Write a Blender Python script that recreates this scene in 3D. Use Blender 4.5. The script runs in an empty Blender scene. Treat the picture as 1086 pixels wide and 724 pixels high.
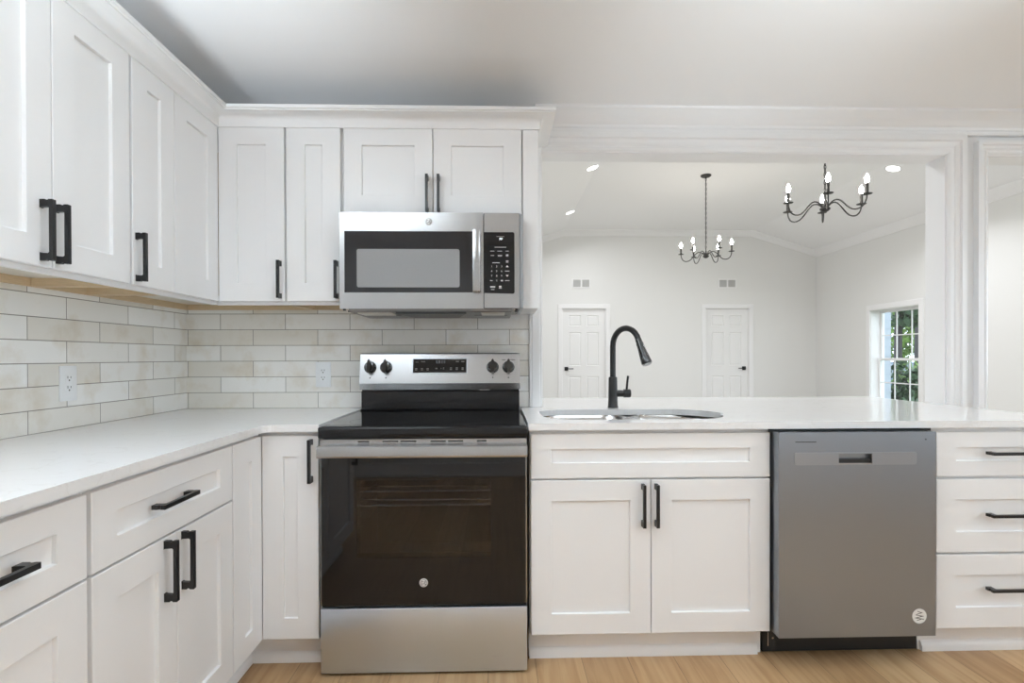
import bpy, bmesh, math, random
from mathutils import Vector, Matrix
random.seed(7)
PI = math.pi
C = bpy.context.scene.collection
SC = bpy.context.scene

# ------------------------------------------------------------------ camera, world, exposure
CAM = Vector((0.2695, -2.6008, 1.1587))
YAW, PITCH, ROLL, FPX, SHY = 0.0269, -0.0055, -0.0028, 565.08, 19.35
_R = Vector((math.cos(YAW), -math.sin(YAW), 0))
_F = Vector((math.sin(YAW) * math.cos(PITCH), math.cos(YAW) * math.cos(PITCH), math.sin(PITCH)))
_U = _R.cross(_F)
_R2 = _R * math.cos(ROLL) + _U * math.sin(ROLL)
_U2 = -_R * math.sin(ROLL) + _U * math.cos(ROLL)
cd = bpy.data.cameras.new('camera')
cam = bpy.data.objects.new('camera', cd); C.objects.link(cam)
mw = Matrix((( _R2.x, _U2.x, -_F.x, CAM.x), (_R2.y, _U2.y, -_F.y, CAM.y), (_R2.z, _U2.z, -_F.z, CAM.z), (0, 0, 0, 1)))
cam.matrix_world = mw
cd.sensor_fit = 'HORIZONTAL'; cd.sensor_width = 36.0
cd.lens = FPX / 1086 * 36.0
cd.shift_y = SHY / 1086
cd.clip_start = 0.02; cd.clip_end = 200
SC.camera = cam

W = bpy.data.worlds.new('world'); SC.world = W; W.use_nodes = True
bg = W.node_tree.nodes['Background']
bg.inputs[0].default_value = (0.80, 0.91, 1.0, 1); bg.inputs[1].default_value = 3.0
SC.view_settings.view_transform = 'Standard'; SC.view_settings.look = 'None'
SC.view_settings.gamma = 1; SC.view_settings.use_curve_mapping = False
SC.view_settings.exposure = 0.21
SC.cycles.max_bounces = 12; SC.cycles.diffuse_bounces = 8; SC.cycles.glossy_bounces = 6
SC.cycles.caustics_reflective = False; SC.cycles.caustics_refractive = False
SC.cycles.sample_clamp_indirect = 6
KITCHEN_W = 1.4      # each recessed lamp in the kitchen
LIVING_W = 31.0       # each recessed lamp in the room beyond
BULB = 105.0           # chandelier bulb emission

for ux, ue in ((-.72, 35.0), (1.30, 25.0)):   # two added fill lights, no lamp body, bounced off the kitchen ceiling
    ul = bpy.data.lights.new('added_ceiling_fill', 'AREA'); ul.shape = 'DISK'; ul.size = .4; ul.energy = ue; ul.color = (.81, .92, 1.0); ul.spread = 1.0
    uo = bpy.data.objects.new('added_ceiling_fill', ul); C.objects.link(uo); uo.location = (ux, -3.25, 1.5); uo.rotation_euler = (PI - .85, 0, 0)

# ------------------------------------------------------------------ materials
def lin(r, g, b):
    f = lambda c: (c / 255 / 12.92) if c / 255 <= 0.04045 else ((c / 255 + 0.055) / 1.055) ** 2.4
    return (f(r), f(g), f(b), 1)

def pm(name, col, rough=0.5, metal=0.0, spec=0.5, bump=0.0, bscale=60, stretch=None, var=0.0, coat=0.0, rvar=0.0):
    m = bpy.data.materials.new(name); m.use_nodes = True
    nt = m.node_tree; b = nt.nodes['Principled BSDF']
    if len(col) == 3: col = (*col, 1)
    b.inputs['Base Color'].default_value = col
    b.inputs['Roughness'].default_value = rough
    b.inputs['Metallic'].default_value = metal
    b.inputs['Specular IOR Level'].default_value = spec
    b.inputs['Coat Weight'].default_value = coat
    b.inputs['Coat Roughness'].default_value = 0.03
    if bump or var or rvar:
        g = nt.nodes.new('ShaderNodeNewGeometry')
        mp = nt.nodes.new('ShaderNodeMapping')
        if stretch: mp.inputs['Scale'].default_value = stretch
        nt.links.new(g.outputs['Position'], mp.inputs['Vector'])
        n = nt.nodes.new('ShaderNodeTexNoise'); n.inputs['Scale'].default_value = bscale; n.inputs['Detail'].default_value = 3
        nt.links.new(mp.outputs[0], n.inputs['Vector'])
        if bump:
            bp = nt.nodes.new('ShaderNodeBump'); bp.inputs['Strength'].default_value = bump; bp.inputs['Distance'].default_value = 0.002
            nt.links.new(n.outputs['Fac'], bp.inputs['Height']); nt.links.new(bp.outputs[0], b.inputs['Normal'])
        if var:
            mx = nt.nodes.new('ShaderNodeMix'); mx.data_type = 'RGBA'
            mx.inputs[6].default_value = tuple(c * (1 - var) for c in col[:3]) + (1,)
            mx.inputs[7].default_value = tuple(min(1, c * (1 + var)) for c in col[:3]) + (1,)
            nt.links.new(n.outputs['Fac'], mx.inputs[0]); nt.links.new(mx.outputs[2], b.inputs['Base Color'])
        if rvar:
            mr = nt.nodes.new('ShaderNodeMapRange')
            mr.inputs['To Min'].default_value = max(0.02, rough - rvar); mr.inputs['To Max'].default_value = rough + rvar
            nt.links.new(n.outputs['Fac'], mr.inputs['Value']); nt.links.new(mr.outputs[0], b.inputs['Roughness'])
    return m

def emis(name, col, strength):
    m = bpy.data.materials.new(name); m.use_nodes = True
    b = m.node_tree.nodes['Principled BSDF']
    b.inputs['Base Color'].default_value = (*col, 1)
    b.inputs['Emission Color'].default_value = (*col, 1); b.inputs['Emission Strength'].default_value = strength
    return m

MT = {}
MT['cab'] = pm('cabinet white paint', (0.83, 0.83, 0.835), 0.32, bump=0.02, bscale=250)
MT['trimw'] = pm('trim white semigloss', (0.82, 0.82, 0.825), 0.28)
MT['wallw'] = pm('kitchen wall paint', (0.78, 0.78, 0.785), 0.6, bump=0.03, bscale=300)
MT['wallg'] = pm('living room wall paint', (0.76, 0.76, 0.75), 0.6, bump=0.03, bscale=300)
MT['ceil'] = pm('ceiling paint', (0.86, 0.86, 0.865), 0.8, bump=0.03, bscale=200)
MT['doorw'] = pm('interior door paint', (0.80, 0.80, 0.80), 0.4)
MT['wood'] = pm('unfinished plywood', (0.62, 0.48, 0.31), 0.6, bump=0.1, bscale=30, stretch=(1, 1, 14), var=0.18)
MT['under'] = pm('pale cabinet underside', (0.70, 0.66, 0.58), 0.5, var=0.04, bscale=8)
MT['black'] = pm('matte black metal', (0.007, 0.007, 0.0075), 0.33)
MT['blackp'] = pm('black plastic', (0.010, 0.010, 0.010), 0.35)
MT['glossblack'] = pm('black enamel', (0.006, 0.006, 0.007), 0.14, spec=0.4)
MT['knob'] = pm('glossy black knob', (0.012, 0.012, 0.013), 0.08, coat=0.6)
MT['iron'] = pm('dark iron', (0.02, 0.019, 0.018), 0.45)
MT['steel'] = pm('brushed stainless steel', (0.47, 0.473, 0.477), 0.25, 1.0, bump=0.008, bscale=160, stretch=(0.02, 1, 6), rvar=0.03)
MT['steeldw'] = pm('dishwasher stainless steel', (0.32, 0.345, 0.38), 0.33, 1.0, bump=0.008, bscale=160, stretch=(6, 1, 0.02), rvar=0.03)
MT['steeldrawer'] = pm('lower brushed stainless steel', (0.65, 0.725, 0.83), 0.29, 1.0, bump=0.005, bscale=160, stretch=(0.02, 1, 6), rvar=0.03)  # copy of the range steel, tinted bluer to cancel warm floor reflections
MT['steelband'] = pm('polished stainless band', (0.41, 0.43, 0.465), 0.28, 1.0)
MT['steeldark'] = pm('dark stainless steel', (0.33, 0.33, 0.33), 0.35, 1.0)  # darker, rougher steel for appliance bodies and small parts
MT['sink'] = pm('satin sink steel', (0.58, 0.57, 0.56), 0.2, 1.0)
MT['chrome'] = pm('chrome', (0.8, 0.8, 0.8), 0.08, 1.0)
MT['blackglass'] = pm('black glass', (0.006, 0.006, 0.007), 0.03, spec=0.46)
MT['mwmesh'] = pm('microwave window screen', (0.27, 0.27, 0.275), 0.12, var=0.1, bscale=900)
MT['mwglass'] = pm('microwave door glass', (0.022, 0.022, 0.024), 0.05)
MT['keypad'] = pm('keypad print', (0.55, 0.55, 0.55), 0.5)
MT['keydim'] = pm('keypad faint print', (0.22, 0.22, 0.22), 0.5)
MT['led'] = emis('lit display', (0.85, 0.95, 1.0), 1.2)
MT['emblem'] = pm('emblem silver', (0.72, 0.72, 0.72), 0.3, 0.3)
MT['emblemd'] = pm('emblem dark', (0.07, 0.07, 0.07), 0.4)
MT['plate'] = pm('outlet plastic', (0.86, 0.885, 0.91), 0.3)
MT['slot'] = pm('outlet slot', (0.05, 0.05, 0.05), 0.5)
MT['ventg'] = pm('vent louvre', (0.56, 0.56, 0.55), 0.5)
MT['sticker'] = pm('paper sticker', (0.72, 0.72, 0.70), 0.6)
MT['enamel'] = pm('oven cavity enamel', (0.065, 0.078, 0.10), 0.4, var=0.3, bscale=200)
MT['rack'] = pm('oven rack chrome', (0.75, 0.75, 0.75), 0.25, 1.0)
MT['filter'] = pm('grease filter mesh', (0.30, 0.29, 0.28), 0.4, 0.8, var=0.3, bscale=600)
MT['lens'] = pm('lamp lens', (0.8, 0.78, 0.72), 0.3)
MT['bulb'] = emis('lit bulb', (1.0, 0.93, 0.82), BULB)
MT['can'] = emis('lit downlight lens', (1.0, 0.98, 0.95), 7.0)
MT['siding'] = pm('blue-shaded white siding', (0.40, 0.43, 0.50), 0.6)  # white siding with the blue skylight shade put into its colour
MT['bark'] = pm('tree bark', (0.055, 0.05, 0.055), 0.9, bump=0.5, bscale=20, var=0.4)
MT['leafd'] = pm('dark leaves', (0.035, 0.075, 0.03), 0.5, var=0.6, bscale=6)
MT['leafl'] = pm('sunny leaves', (0.16, 0.26, 0.06), 0.5, var=0.6, bscale=6)  # lighter, yellower leaf colour
MT['lawn'] = pm('lawn', (0.10, 0.16, 0.05), 0.9, var=0.4, bscale=3)
MT['car'] = pm('blue grey car paint', (0.16, 0.22, 0.32), 0.2, 0.3, coat=0.5)
MT['carglass'] = pm('car glass', (0.25, 0.30, 0.36), 0.05)
MT['tyre'] = pm('tyre rubber', (0.02, 0.02, 0.02), 0.8)

def nodes(m): return m.node_tree.nodes, m.node_tree.links

def quartz():
    m = pm('white quartz', (0.80, 0.80, 0.805), 0.10)
    N, L = nodes(m); b = N['Principled BSDF']
    g = N.new('ShaderNodeNewGeometry'); n = N.new('ShaderNodeTexNoise'); n.inputs['Scale'].default_value = 3.2
    n.inputs['Detail'].default_value = 8; n.inputs['Distortion'].default_value = 2.2
    L.new(g.outputs['Position'], n.inputs['Vector'])
    r = N.new('ShaderNodeValToRGB'); e = r.color_ramp.elements
    e[0].position = 0.485; e[0].color = (0.80, 0.80, 0.805, 1); e[1].position = 0.515; e[1].color = (0.80, 0.80, 0.805, 1)
    k = r.color_ramp.elements.new(0.5); k.color = (0.765, 0.76, 0.757, 1)
    L.new(n.outputs['Fac'], r.inputs[0]); L.new(r.outputs[0], b.inputs['Base Color'])
    return m
MT['quartz'] = quartz()

def tile(name, axis, off):
    m = pm(name, (0.7, 0.7, 0.7), 0.22)
    N, L = nodes(m); b = N['Principled BSDF']
    g = N.new('ShaderNodeNewGeometry'); s = N.new('ShaderNodeSeparateXYZ'); L.new(g.outputs['Position'], s.inputs[0])
    a = N.new('ShaderNodeMath'); a.operation = 'ADD'; a.inputs[1].default_value = off + 0.309 * 20; L.new(s.outputs[axis], a.inputs[0])
    z = N.new('ShaderNodeMath'); z.operation = 'SUBTRACT'; z.inputs[1].default_value = 0.914; L.new(s.outputs[2], z.inputs[0])
    c = N.new('ShaderNodeCombineXYZ'); L.new(a.outputs[0], c.inputs[0]); L.new(z.outputs[0], c.inputs[1])
    br = N.new('ShaderNodeTexBrick'); br.offset = 0.5; br.offset_frequency = 2; br.squash = 1
    br.inputs['Scale'].default_value = 1; br.inputs['Brick Width'].default_value = 0.309; br.inputs['Row Height'].default_value = 0.0757
    br.inputs['Mortar Size'].default_value = 0.0016; br.inputs['Mortar Smooth'].default_value = 0.2; br.inputs['Bias'].default_value = 0.2
    br.inputs['Color1'].default_value = (0.735, 0.705, 0.64, 1); br.inputs['Color2'].default_value = (0.89, 0.895, 0.885, 1)
    br.inputs['Mortar'].default_value = (0.30, 0.29, 0.265, 1)
    L.new(c.outputs[0], br.inputs['Vector'])
    n = N.new('ShaderNodeTexNoise'); n.inputs['Scale'].default_value = 7; n.inputs['Detail'].default_value = 5; n.inputs['Roughness'].default_value = 0.6
    L.new(g.outputs['Position'], n.inputs['Vector'])
    r = N.new('ShaderNodeMapRange'); r.inputs['From Min'].default_value = 0.5; r.inputs['From Max'].default_value = 0.72; r.inputs['To Max'].default_value = 0.8
    L.new(n.outputs['Fac'], r.inputs['Value'])
    mx = N.new('ShaderNodeMix'); mx.data_type = 'RGBA'; mx.blend_type = 'MULTIPLY'
    L.new(r.outputs[0], mx.inputs[0]); L.new(br.outputs['Color'], mx.inputs[6]); mx.inputs[7].default_value = (0.83, 0.77, 0.68, 1)
    L.new(mx.outputs[2], b.inputs['Base Color'])
    bp = N.new('ShaderNodeBump'); bp.invert = True; bp.inputs['Strength'].default_value = 0.5; bp.inputs['Distance'].default_value = 0.002
    L.new(br.outputs['Fac'], bp.inputs['Height']); L.new(bp.outputs[0], b.inputs['Normal'])
    return m
MT['tileb'] = tile('back wall tile', 0, 0.754)
MT['tilel'] = tile('left wall tile', 1, 0.403)

def planks(name, c1, c2):
    m = pm(name, (0.5, 0.35, 0.2), 0.38)
    N, L = nodes(m); b = N['Principled BSDF']
    g = N.new('ShaderNodeNewGeometry'); s = N.new('ShaderNodeSeparateXYZ'); L.new(g.outputs['Position'], s.inputs[0])
    c = N.new('ShaderNodeCombineXYZ')
    ay = N.new('ShaderNodeMath'); ay.operation = 'ADD'; ay.inputs[1].default_value = 20; L.new(s.outputs[1], ay.inputs[0])
    ax = N.new('ShaderNodeMath'); ax.operation = 'ADD'; ax.inputs[1].default_value = 20.06; L.new(s.outputs[0], ax.inputs[0])
    L.new(ay.outputs[0], c.inputs[0]); L.new(ax.outputs[0], c.inputs[1])
    br = N.new('ShaderNodeTexBrick'); br.offset = 0.37; br.offset_frequency = 3
    br.inputs['Scale'].default_value = 1; br.inputs['Brick Width'].default_value = 1.22; br.inputs['Row Height'].default_value = 0.178
    br.inputs['Mortar Size'].default_value = 0.0012; br.inputs['Bias'].default_value = 0
    br.inputs['Color1'].default_value = c1; br.inputs['Color2'].default_value = c2; br.inputs['Mortar'].default_value = (0.20, 0.12, 0.06, 1)
    L.new(c.outputs[0], br.inputs['Vector'])
    mp = N.new('ShaderNodeMapping'); mp.inputs['Scale'].default_value = (22, 1.3, 1); L.new(g.outputs['Position'], mp.inputs[0])
    n = N.new('ShaderNodeTexNoise'); n.inputs['Scale'].default_value = 1.6; n.inputs['Detail'].default_value = 7; n.inputs['Distortion'].default_value = 0.8
    L.new(mp.outputs[0], n.inputs['Vector'])
    r = N.new('ShaderNodeMapRange'); r.inputs['From Min'].default_value = 0.42; r.inputs['From Max'].default_value = 0.75; r.inputs['To Max'].default_value = 0.8
    L.new(n.outputs['Fac'], r.inputs['Value'])
    mx = N.new('ShaderNodeMix'); mx.data_type = 'RGBA'; mx.blend_type = 'MULTIPLY'
    L.new(r.outputs[0], mx.inputs[0]); L.new(br.outputs['Color'], mx.inputs[6]); mx.inputs[7].default_value = (0.66, 0.55, 0.43, 1)
    L.new(mx.outputs[2], b.inputs['Base Color'])
    return m
MT['floor'] = planks('oak plank floor', (0.41, 0.255, 0.13, 1), (0.56, 0.375, 0.205, 1))
MT['floorp'] = planks('pale plank floor', (0.42, 0.40, 0.37, 1), (0.55, 0.53, 0.50, 1))  # hidden living room floor, made pale to keep the bounced light neutral

def glass(name, tint, rough=0.0, refl=0.06):
    m = bpy.data.materials.new(name); m.use_nodes = True
    N, L = nodes(m); N.remove(N['Principled BSDF'])
    t = N.new('ShaderNodeBsdfTransparent'); t.inputs[0].default_value = (*tint, 1)
    gl = N.new('ShaderNodeBsdfGlossy'); gl.inputs['Roughness'].default_value = rough; gl.inputs[0].default_value = (1, 1, 1, 1)
    lw = N.new('ShaderNodeLayerWeight'); lw.inputs['Blend'].default_value = 0.5
    pw = N.new('ShaderNodeMath'); pw.operation = 'POWER'; pw.inputs[1].default_value = 5; L.new(lw.outputs['Facing'], pw.inputs[0])
    fr = N.new('ShaderNodeMath'); fr.operation = 'MULTIPLY_ADD'; fr.inputs[1].default_value = 0.95; fr.inputs[2].default_value = 0.045; L.new(pw.outputs[0], fr.inputs[0])
    mx = N.new('ShaderNodeMixShader'); L.new(fr.outputs[0], mx.inputs[0]); L.new(t.outputs[0], mx.inputs[1]); L.new(gl.outputs[0], mx.inputs[2])
    L.new(mx.outputs[0], N['Material Output'].inputs[0])
    return m
MT['pane'] = glass('clear window glass', (0.95, 0.97, 0.97))
MT['ovenpane'] = glass('smoked oven glass', (0.42, 0.45, 0.50), 0.02)

# ------------------------------------------------------------------ mesh helpers
class MB:
    def __init__(s): s.bm = bmesh.new()
    def verts(s, pts): return [s.bm.verts.new(p) for p in pts]
    def face(s, vs):
        try: return s.bm.faces.new(vs)
        except ValueError: return None
    def poly(s, pts): return s.face(s.verts(pts))
    def box(s, x0, x1, y0, y1, z0, z1, bev=0.0, seg=1):
        x0, x1 = min(x0, x1), max(x0, x1); y0, y1 = min(y0, y1), max(y0, y1); z0, z1 = min(z0, z1), max(z0, z1)
        v = s.verts([(x0, y0, z0), (x1, y0, z0), (x1, y1, z0), (x0, y1, z0), (x0, y0, z1), (x1, y0, z1), (x1, y1, z1), (x0, y1, z1)])
        fs = [s.face([v[i] for i in q]) for q in ((3, 2, 1, 0), (4, 5, 6, 7), (0, 1, 5, 4), (1, 2, 6, 5), (2, 3, 7, 6), (3, 0, 4, 7))]
        if bev:
            es = list({e for f in fs for e in f.edges})
            bmesh.ops.bevel(s.bm, geom=es, offset=bev, segments=seg, profile=0.5, affect='EDGES')
        return s
    def prism(s, pts, f, d0, d1):
        """pts: 2-D outline; f(a, b, d) -> 3-D; extruded from d0 to d1"""
        a = s.verts([f(p[0], p[1], d0) for p in pts]); b = s.verts([f(p[0], p[1], d1) for p in pts])
        n = len(pts); s.face(a); s.face(list(reversed(b)))
        for i in range(n): s.face([a[(i + 1) % n], a[i], b[i], b[(i + 1) % n]])
        return s
    def rings(s, rs, cap0=True, cap1=True, closed=True):
        vs = [s.verts(r) for r in rs]; n = len(rs[0])
        for a, b in zip(vs, vs[1:]):
            for i in range(n if closed else n - 1): s.face([a[i], a[(i + 1) % n], b[(i + 1) % n], b[i]])
        if cap0: s.face(list(reversed(vs[0])))
        if cap1: s.face(vs[-1])
        return s
    def tube(s, pts, rad, seg=12, cap=True):
        pts = [Vector(p) for p in pts]; n = len(pts)
        rr = rad if isinstance(rad, (list, tuple)) else [rad] * n
        t0 = (pts[1] - pts[0]).normalized(); up = Vector((0, 0, 1)) if abs(t0.z) < 0.9 else Vector((1, 0, 0))
        u = t0.cross(up).normalized(); rs = []
        for i in range(n):
            t = (pts[min(i + 1, n - 1)] - pts[max(i - 1, 0)]).normalized()
            u = (u - t * u.dot(t)).normalized(); w = t.cross(u)
            rs.append([pts[i] + (u * math.cos(2 * PI * k / seg) + w * math.sin(2 * PI * k / seg)) * rr[i] for k in range(seg)])
        return s.rings(rs, cap, cap)
    def lathe(s, base, axis, prof, seg=24):
        """prof: list of (distance along the axis, radius)"""
        base = Vector(base); ax = Vector(axis).normalized(); up = Vector((0, 0, 1)) if abs(ax.z) < 0.9 else Vector((1, 0, 0))
        u = ax.cross(up).normalized(); w = ax.cross(u)
        rs = [[base + ax * d + (u * math.cos(2 * PI * k / seg) + w * math.sin(2 * PI * k / seg)) * max(r, 1e-4) for k in range(seg)] for d, r in prof]
        return s.rings(rs)
    def sweep(s, path, prof, outs, up=(0, 0, 1)):
        """profile (out, up) swept along a polyline; outs = out vector at each path point"""
        up = Vector(up)
        rs = [[Vector(p) + Vector(o) * a + up * b for a, b in prof] for p, o in zip(path, outs)]
        return s.rings(rs)
    def build(s, name, mat, parent=None, smooth=True, ang=35):
        bm = s.bm
        bmesh.ops.recalc_face_normals(bm, faces=bm.faces)
        vs = bm.verts
        lo = Vector([min(v.co[i] for v in vs) for i in range(3)]); hi = Vector([max(v.co[i] for v in vs) for i in range(3)])
        ctr = (lo + hi) / 2
        for v in vs: v.co -= ctr
        me = bpy.data.meshes.new(name); bm.to_mesh(me); bm.free()
        me.materials.append(mat if not isinstance(mat, str) else MT[mat])
        if smooth:
            me.polygons.foreach_set('use_smooth', [True] * len(me.polygons)); me.set_sharp_from_angle(angle=math.radians(ang))
        o = bpy.data.objects.new(name, me); C.objects.link(o)
        o.location = ctr
        if parent:
            o.parent = parent
            q = parent; off = Vector()
            while q: off += q.location; q = q.parent
            o.location = ctr - off
        return o

def tag(o, label, cat, group=None):
    o['label'] = label; o['category'] = cat
    if group: o['group'] = group
    return o
def thing(name, label, cat, loc, group=None):
    o = bpy.data.objects.new(name, None); C.objects.link(o); o.location = loc
    o.empty_display_size = 0.1
    return tag(o, label, cat, group)
def struct(name, mb, mat, parent=None, **k):
    o = mb.build(name, mat, parent, **k)
    if not parent: o['kind'] = 'structure'
    return o
def text(name, s, size, mat, parent, f, align='CENTER'):
    """small lettering; f(a, b, d) -> 3-D maps the text plane"""
    cu = bpy.data.curves.new(name, 'FONT'); cu.body = s; cu.size = size; cu.align_x = align; cu.align_y = 'CENTER'; cu.resolution_u = 2
    ob = bpy.data.objects.new(name, cu); C.objects.link(ob)
    dg = bpy.context.evaluated_depsgraph_get(); me = bpy.data.meshes.new_from_object(ob.evaluated_get(dg))
    bpy.data.objects.remove(ob)
    m = MB()
    vs = m.verts([f(v.co.x, v.co.y, 0.0) for v in me.vertices])
    for p in me.polygons: m.face([vs[i] for i in p.vertices])
    bpy.data.meshes.remove(me)
    return m.build(name, mat, parent, smooth=False) if mat else m
def text_into(mb, s, size, f):
    cu = bpy.data.curves.new('t', 'FONT'); cu.body = s; cu.size = size; cu.align_x = 'CENTER'; cu.align_y = 'CENTER'; cu.resolution_u = 2
    ob = bpy.data.objects.new('t', cu); C.objects.link(ob)
    dg = bpy.context.evaluated_depsgraph_get(); me = bpy.data.meshes.new_from_object(ob.evaluated_get(dg))
    bpy.data.objects.remove(ob)
    vs = mb.verts([f(v.co.x, v.co.y, 0.0) for v in me.vertices])
    for p in me.polygons: mb.face([vs[i] for i in p.vertices])
    bpy.data.meshes.remove(me)

# ------------------------------------------------------------------ key dimensions (metres)
XL = -1.2244          # tiled face of the left wall; the back wall's tiled face is y = 0
CT = 0.914            # countertop
UD = 0.3175           # depth of the wall cabinets to the door face
XR = 4.3; YB = -3.9; CEIL = 2.352
FY = 7.0; FX0, FX1 = 0.27, 6.1     # far wall, side walls of the room beyond
WT = 0.115            # partition thickness
OX0, OX1, OZ = 0.487, 2.505, 2.158
PX0, PX1 = 2.723, 3.62

# frames: (a along the wall, b up, n outward) -> world
def back_frame(face):  return lambda a, b, n: Vector((a, face - n, b))
def left_frame(face):  return lambda a, b, n: Vector((face + n, a, b))

# ------------------------------------------------------------------ the setting
struct('floor', MB().box(XL - .1, FX1 + .1, YB - .1, .06, -0.1, 0), 'floor')
struct('floor_living', MB().box(XL - .1, FX1 + .1, .06, FY + .1, -0.1, 0), 'floorp')
def wall_pieces(spans, f):
    m = MB()
    for a0, a1, b0, b1 in spans: f(m, a0, a1, b0, b1)
    return m
# partition between kitchen and the room beyond, with its two openings
m = MB()
for x0, x1, z0, z1 in ((XL - .1, OX0 - .004, 0, 3.5), (OX0 - .004, OX1 + .012, 0, .885), (OX0 - .004, OX1 + .012, OZ + .012, 3.5), (OX1 + .012, PX0 - .012, 0, 3.5),
                       (PX0 - .012, PX1 + .012, OZ + .006, 3.5), (PX1 + .012, FX1 + .1, 0, 3.5)):
    m.box(x0, x1, .008, WT, z0, z1)
struct('wall_back', m, 'wallw')
struct('wall_left', MB().box(XL - .1, XL - .008, YB, .008, 0, CEIL + .1), 'wallw')
m = MB()   # rear wall; its unseen window opening is added to let in fill light
for x0, x1, z0, z1 in ((XL, 2.5, 0, CEIL), (2.5, 3.7, 0, .95), (2.5, 3.7, 2.1, CEIL), (3.7, XR, 0, CEIL)):
    m.box(x0, x1, YB - .1, YB, z0, z1)
struct('wall_rear', m, 'wallw')
m = MB()  # right wall; the opening is unseen and added for fill light
for y0, y1, z0, z1 in ((YB, -3.5, 0, CEIL), (-3.5, -.8, 0, .9), (-3.5, -.8, 2.15, CEIL), (-.8, .008, 0, CEIL)):
    m.box(XR, XR + .1, y0, y1, z0, z1)
struct('wall_right', m, 'wallw')
struct('ceiling', MB().box(XL - .1, XR + .1, YB - .1, .008, CEIL, CEIL + .1), 'ceil')
struct('baseboard_rear', MB().box(XL, XR, YB, YB + .016, 0, .13, .004).box(XL, XR, YB + .016, YB + .028, 0, .02, .006), 'trimw')
# tile
struct('trim_1', MB().box(XL, .421, 0, .008, CT, 1.388), 'tileb')
struct('trim_2', MB().box(XL - .008, XL, -3.1, .008, CT, 1.388), 'tilel')
# casings and jambs of the openings
CPROF = [(0, 0), (.0, .010), (.010, .017), (.018, .017), (.022, .013), (.030, .013), (.034, .017), (.050, .019), (.054, .030), (.074, .030), (.074, 0)]  # (outward from the opening, proud)
def casing(x0, x1, z1, z0, width, name, left=True):
    pr = [(a * width / .074, b) for a, b in CPROF]
    m = MB(); yf = .008
    m.prism(pr, lambda a, b, d: (x1 + a, yf - b, z0 if d == 0 else z1 + a), 0, 1)      # right leg (mitred)
    m.prism(pr, lambda a, b, d: ((x0 - a) if d == 0 else (x1 + a), yf - b, z1 + a), 0, 1)  # head
    if left: m.prism(pr, lambda a, b, d: (x0 - a, yf - b, z0 if d == 0 else z1 + a), 0, 1)
    return struct(name, m, 'trimw')
casing(OX0, OX1 + .004, OZ + .004, .30, .086, 'trim_3', left=False)
casing(PX0 - .004, PX1 + .004, OZ, 0, .066, 'trim_4')
m = MB()   # jamb liner of the pass-through
m.box(OX1, OX1 + .012, 0.004, WT + .012, .885, OZ); m.box(OX0 - .004, OX1 + .012, 0.004, WT + .012, OZ, OZ + .012)
struct('trim_5', m, 'trimw')
m = MB()
m.box(PX0 - .012, PX0, 0.004, WT + .012, 0, OZ - .004); m.box(PX1, PX1 + .012, 0.004, WT + .012, 0, OZ - .004); m.box(PX0 - .012, PX1 + .012, .004, WT + .012, OZ - .004, OZ + .006)
struct('trim_6', m, 'trimw')
# white end post left of the pass-through
m = MB(); m.box(.423, OX0, -.012, WT + .012, CT, OZ + .02, .002); m.box(.436, .474, -.016, -.012, CT, OZ + .02, .0015)
struct('trim_7', m, 'trimw')
# kitchen crown moulding on the partition
WC = [(0, 0), (.024, 0), (.026, .013), (.017, .017), (.019, .022), (.023, .024), (.026, .036), (.032, .040), (.040, .056), (.056, .072), (.072, .078), (.078, .086), (.090, .090), (.090, .101), (0, .101)]
m = MB(); z = CEIL - .101
m.sweep([(.449, .008, z), (XR, .008, z)], WC, [(0, -1, 0)] * 2)
struct('trim_8', m, 'trimw')

# ------------------------------------------------------------------ room beyond
FLAT, EAVE = 3.44, 3.07; FA, FB = 1.47, 4.90
m = MB()   # far wall with two door recesses and a gable top
DOORS = [(1.432, 2.235), (4.05, 4.858)]; DZ = 2.035
xs = [FX0 - .1, DOORS[0][0], DOORS[0][1], DOORS[1][0], DOORS[1][1], FX1 + .1]
for i in range(5):
    m.box(xs[i], xs[i + 1], FY, FY + .12, DZ if i in (1, 3) else 0, 3.6)
struct('wall_far', m, 'wallg')
struct('wall_west', MB().box(FX0 - .1, FX0, WT, FY, 0, 3.6), 'wallg')
WY0, WY1, WZ0, WZ1 = 4.61, 5.585, .36, 1.87; EWT = .22
m = MB()  # east wall; the unseen opening nearest the kitchen is added for fill
for y0, y1, z0, z1 in ((WT, .5, 0, 3.6), (.5, 2.6, 0, .4), (.5, 2.6, 2.2, 3.6), (2.6, WY0, 0, 3.6), (WY0, WY1, 0, WZ0), (WY0, WY1, WZ1, 3.6), (WY1, FY + .1, 0, 3.6)):
    m.box(FX1, FX1 + EWT, y0, y1, z0, z1)
struct('wall_east', m, 'wallg')
m = MB()   # vaulted ceiling: flat centre with two slopes
pr = [(FX0 - .1, EAVE - .03), (FA, FLAT), (FB, FLAT), (FX1 + .1, EAVE - .03), (FX1 + .1, EAVE + .1), (FB, FLAT + .13), (FA, FLAT + .13), (FX0 - .1, EAVE + .1)]
m.prism(pr, lambda a, b, d: (a, d, b), WT, FY + .1)
struct('ceiling_vault', m, 'ceil', smooth=False)
CR = [(0, -.105), (.014, -.105), (.018, -.085), (.045, -.04), (.075, -.02), (.080, 0), (0, 0)]
def vz(x): return FLAT if FA <= x <= FB else FLAT - (FLAT - EAVE) / (FX1 - FB) * (FA - x if x < FA else x - FB)
m = MB(); pth = [(FX0, FY, vz(FX0)), (FA, FY, FLAT), (FB, FY, FLAT), (FX1, FY, EAVE)]
m.sweep(pth, CR, [(0, -1, 0)] * 4); struct('trim_9', m, 'trimw')
CS = CR[:4] + [(.075, .004), (.080, .026), (0, .002)]
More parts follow.
